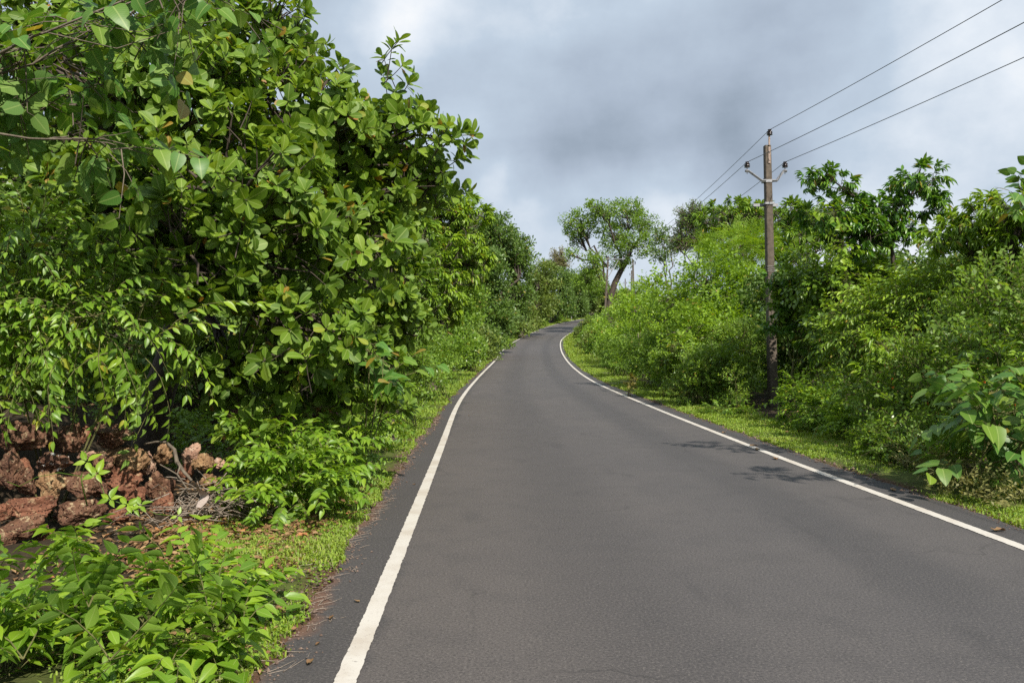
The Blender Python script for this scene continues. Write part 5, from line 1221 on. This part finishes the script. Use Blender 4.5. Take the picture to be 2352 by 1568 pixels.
for s_ in (-1, 1): bf.box(ca + np.array([s_ * .112, .012, 0]), (.012, .24, .05))
arm = bf.build('cross_arm', M['galv'], pole, origin=b0, smooth=False)
att = []
for tip in tips: att.append(insulator(pole, b0, tip + np.array([0, 0, .085])))
bf = Buf(); tb_ = pc(360); bf.box(tb_ + np.array([.02, -.108, 0.02]), (.055, .014, .42)); bf.box(pc(335) + np.array([.02, -.108, .13]), (.04, .03, .28)); bf.box(tb_ + np.array([.02, -.118, -.1]), (.035, .02, .05)); bf.box(tb_ + np.array([.02, -.118, .1]), (.035, .02, .05))
bf.build('top_bracket', M['rust'], pole, origin=b0, smooth=False)
att.append(insulator(pole, b0, pc(335) + np.array([.03, -.108, .24])))
cl = pc(469); bf = Buf(); bf.box(cl + np.array([-.03, .145, 0]), (.64, .05, .075)); bf.build('lower_bracket', M['galv'], pole, origin=b0, smooth=False)
bf = Buf(); bf.box(cl + np.array([0, -.118, .01]), (.235, .012, .05))
for s_ in (-1, 1): bf.box(cl + np.array([s_ * .112, .0, .01]), (.010, .235, .045))
bf.build('clamp', M['galv'], pole, origin=b0, smooth=False)
bf = Buf()
for k in range(4):
    q = pc(612 + 4 * k) ; bf.tube([q + np.array(v) for v in ((-.11, -.135, .01), (.0, -.142, .0), (.11, -.135, -.01), (.112, .0, 0), (.11, .135, 0), (-.11, .135, 0), (-.112, 0, 0), (-.11, -.135, .01))], .004, 5)
bf.build('binding_wire', M['galv'], pole, origin=b0)


def far_pole(px, pb, ptop, Y, label, arm_w, r0=.13):
    g = pt(px[0], pb, Y); gz_ = float(ground_z(g[0], g[1])[0]); tp = pt(px[1], ptop, Y); base = np.array([g[0], Y, min(g[2], gz_)])
    o = empty('utility_pole', base, label, 'utility pole', 'utility poles along the road')
    bf = Buf(); bf.box((0, 0, 0), (1, 1, 1)); Vb = bf.V[0]; V = np.array([(base if v[2] < 0 else tp) + np.array([v[0] * 2 * r0 * (1 if v[2] < 0 else .75), v[1] * 2 * r0, 0]) for v in Vb])
    mesh_np('post', V, bf.Q[0], M['concrete'], o, smooth=False, origin=base, uv=np.zeros((8, 2)))
    return o, base, tp


fy = 88.0
fp, fb, ft = far_pole((1386, 1397), 735, 590, fy, 'concrete utility pole leaning slightly at the bend, with a one sided braced arm', 2.0, .105)
bf = Buf(); xa = pt(1391, 596, fy - .2); xb = pt(1436, 595, fy - .2); bf.tube([xa, (xa + xb) / 2, xb], .055, 4); bf.build('cross_arm', M['galv'], fp, origin=fb, smooth=False)
bf = Buf(); xc = pt(1397, 636, fy - .2); xd = pt(1420, 598, fy - .2); bf.tube([xc, (xc + xd) / 2, xd], .05, 4); bf.build('brace', M['galv'], fp, origin=fb, smooth=False)
bf = Buf(); q = pt(1396, 618, fy - .15); bf.box(q + np.array([.12, 0, 0]), (.75, .08, .12)); bf.build('clamp', M['galv'], fp, origin=fb, smooth=False)
fa = [insulator(fp, fb, pt(x_, 594, fy - .2) + np.array([0, 0, .1]), 1.5) for x_ in (1393, 1412, 1433)]
far2 = []
for px_, pb, tp_, Y_, lab, aw in (((1457, 1453.5), 690, 596, 130, 'distant utility pole with a short cross arm in the gap of sky', 11), ((1451, 1450.5), 690, 621, 188, 'thinner distant utility pole just behind the one with the short cross arm', 9), ((1437, 1436), 700, 640, 232, 'farthest utility pole, a faint spike low in the gap of sky', 7)):
    o, bs, tp = far_pole(px_, pb, tp_, Y_, lab, aw, .15)
    bf = Buf(); hw = aw * .5 * Y_ / F; zc = tp - np.array([0, .2, .12 * Y_ / 20]); bf.box(zc, (2 * hw, .1, .12)); bf.build('cross_arm', M['galv'], o, origin=bs, smooth=False)
    for s_ in (-.9, .9):
        bf = Buf(); bf.tube([zc + np.array([s_ * hw, 0, 0]), zc + np.array([s_ * hw, 0, .3]), zc + np.array([s_ * hw, 0, .5])], (.06, .09, .05), 6); bf.build('insulator', M['porcelain'], o, origin=bs)
    far2.append((zc, hw))


def span(a, b_, sag, n=40):
    t_ = np.linspace(0, 1, n)[:, None]; P = a + (b_ - a) * t_; P[:, 2] -= 4 * sag * (t_ * (1 - t_))[:, 0]; return P


for (a_, via, fa_, k, lab) in ((att[0], (2352, 52, 10.6), fa[0], 0, 'overhead wire on the outer arm insulator, the middle line where it leaves the view'),
                               (att[2], (2302, 0, 12.3), fa[1], 1, 'overhead wire on the pole top insulator, highest of the three'),
                               (att[1], (2352, 132, 12.5), fa[2], 2, 'overhead wire on the inner arm insulator, lowest of the three')):
    v = pt(*via); d = (v - a_) / abs(v[1] - a_[1]); L_ = 51.0; end = a_ + d * L_; end[2] = a_[2] + .3
    # a parabola through the insulator and the point where the wire leaves the view, up to the next pole behind
    s1 = abs(v[1] - a_[1]); m_ = (v[2] - a_[2]) / s1; kk = (.3 / L_ - m_) / (L_ - s1); t_ = np.linspace(0, L_, 50)
    P1 = np.stack([a_[0] + d[0] * t_, a_[1] - t_, a_[2] + m_ * t_ + kk * (t_ - s1) * t_], 1)
    P2 = span(a_, fa_, .9 if k != 1 else .7, 40)[1:]; P3 = span(fa_, far2[0][0] + np.array([(k - 1) * far2[0][1] * .9, 0, .5]), .5, 14)[1:]
    bf = Buf(); PP = np.vstack([P1[::-1], P2, P3]); bf.tube(PP, np.interp(PP[:, 1], [0, 20, 60, 130], [.0065, .0075, .011, .02]), 6)
    o = bf.build('overhead_wire', M['wire'], None, origin=a_); tag(o, lab, 'wire', 'overhead wires between the utility poles')
for k, (pz, via, sg, lab) in enumerate(((612, (2352, 620, 13.0), .35, 'thin black cable sagging through the thicket leaves from the pole binding'), (655, (2352, 655, 13.5), .45, 'lower black cable sagging behind the thicket leaves'))):
    a_ = pc(pz) + np.array([.12, 0, 0]); e = pt(*via); e2 = e + (e - a_) * 2.5; e2[2] = e[2] + .9
    P = np.vstack([span(a_, e, sg, 24), span(e, e2, .1, 14)[1:]]); bf = Buf(); bf.tube(P, .006, 5); o = bf.build('service_cable', M['cable'], None, origin=a_); tag(o, lab, 'cable', 'cables strung low through the thicket')

# reflector post at the far bend
mb = pt(1313, 728, 174); mb[2] = float(ground_z(mb[0], mb[1])[0]); mk = empty('marker_post', mb, 'slim pale marker post with a red head on the outside of the far bend', 'marker post')
bf = Buf(); bf.box(mb + np.array([0, 0, 1.25]), (.16, .10, 2.7)); bf.build('post', M['white_paint'], mk, origin=mb, smooth=False)
bf = Buf(); bf.lathe(mb + np.array([0, 0, 2.6]), [(.001, 0), (.2, .02), (.24, .3), (.22, .6), (.12, .72), (.001, .74)], 12); bf.build('head', M['red_paint'], mk, origin=mb)
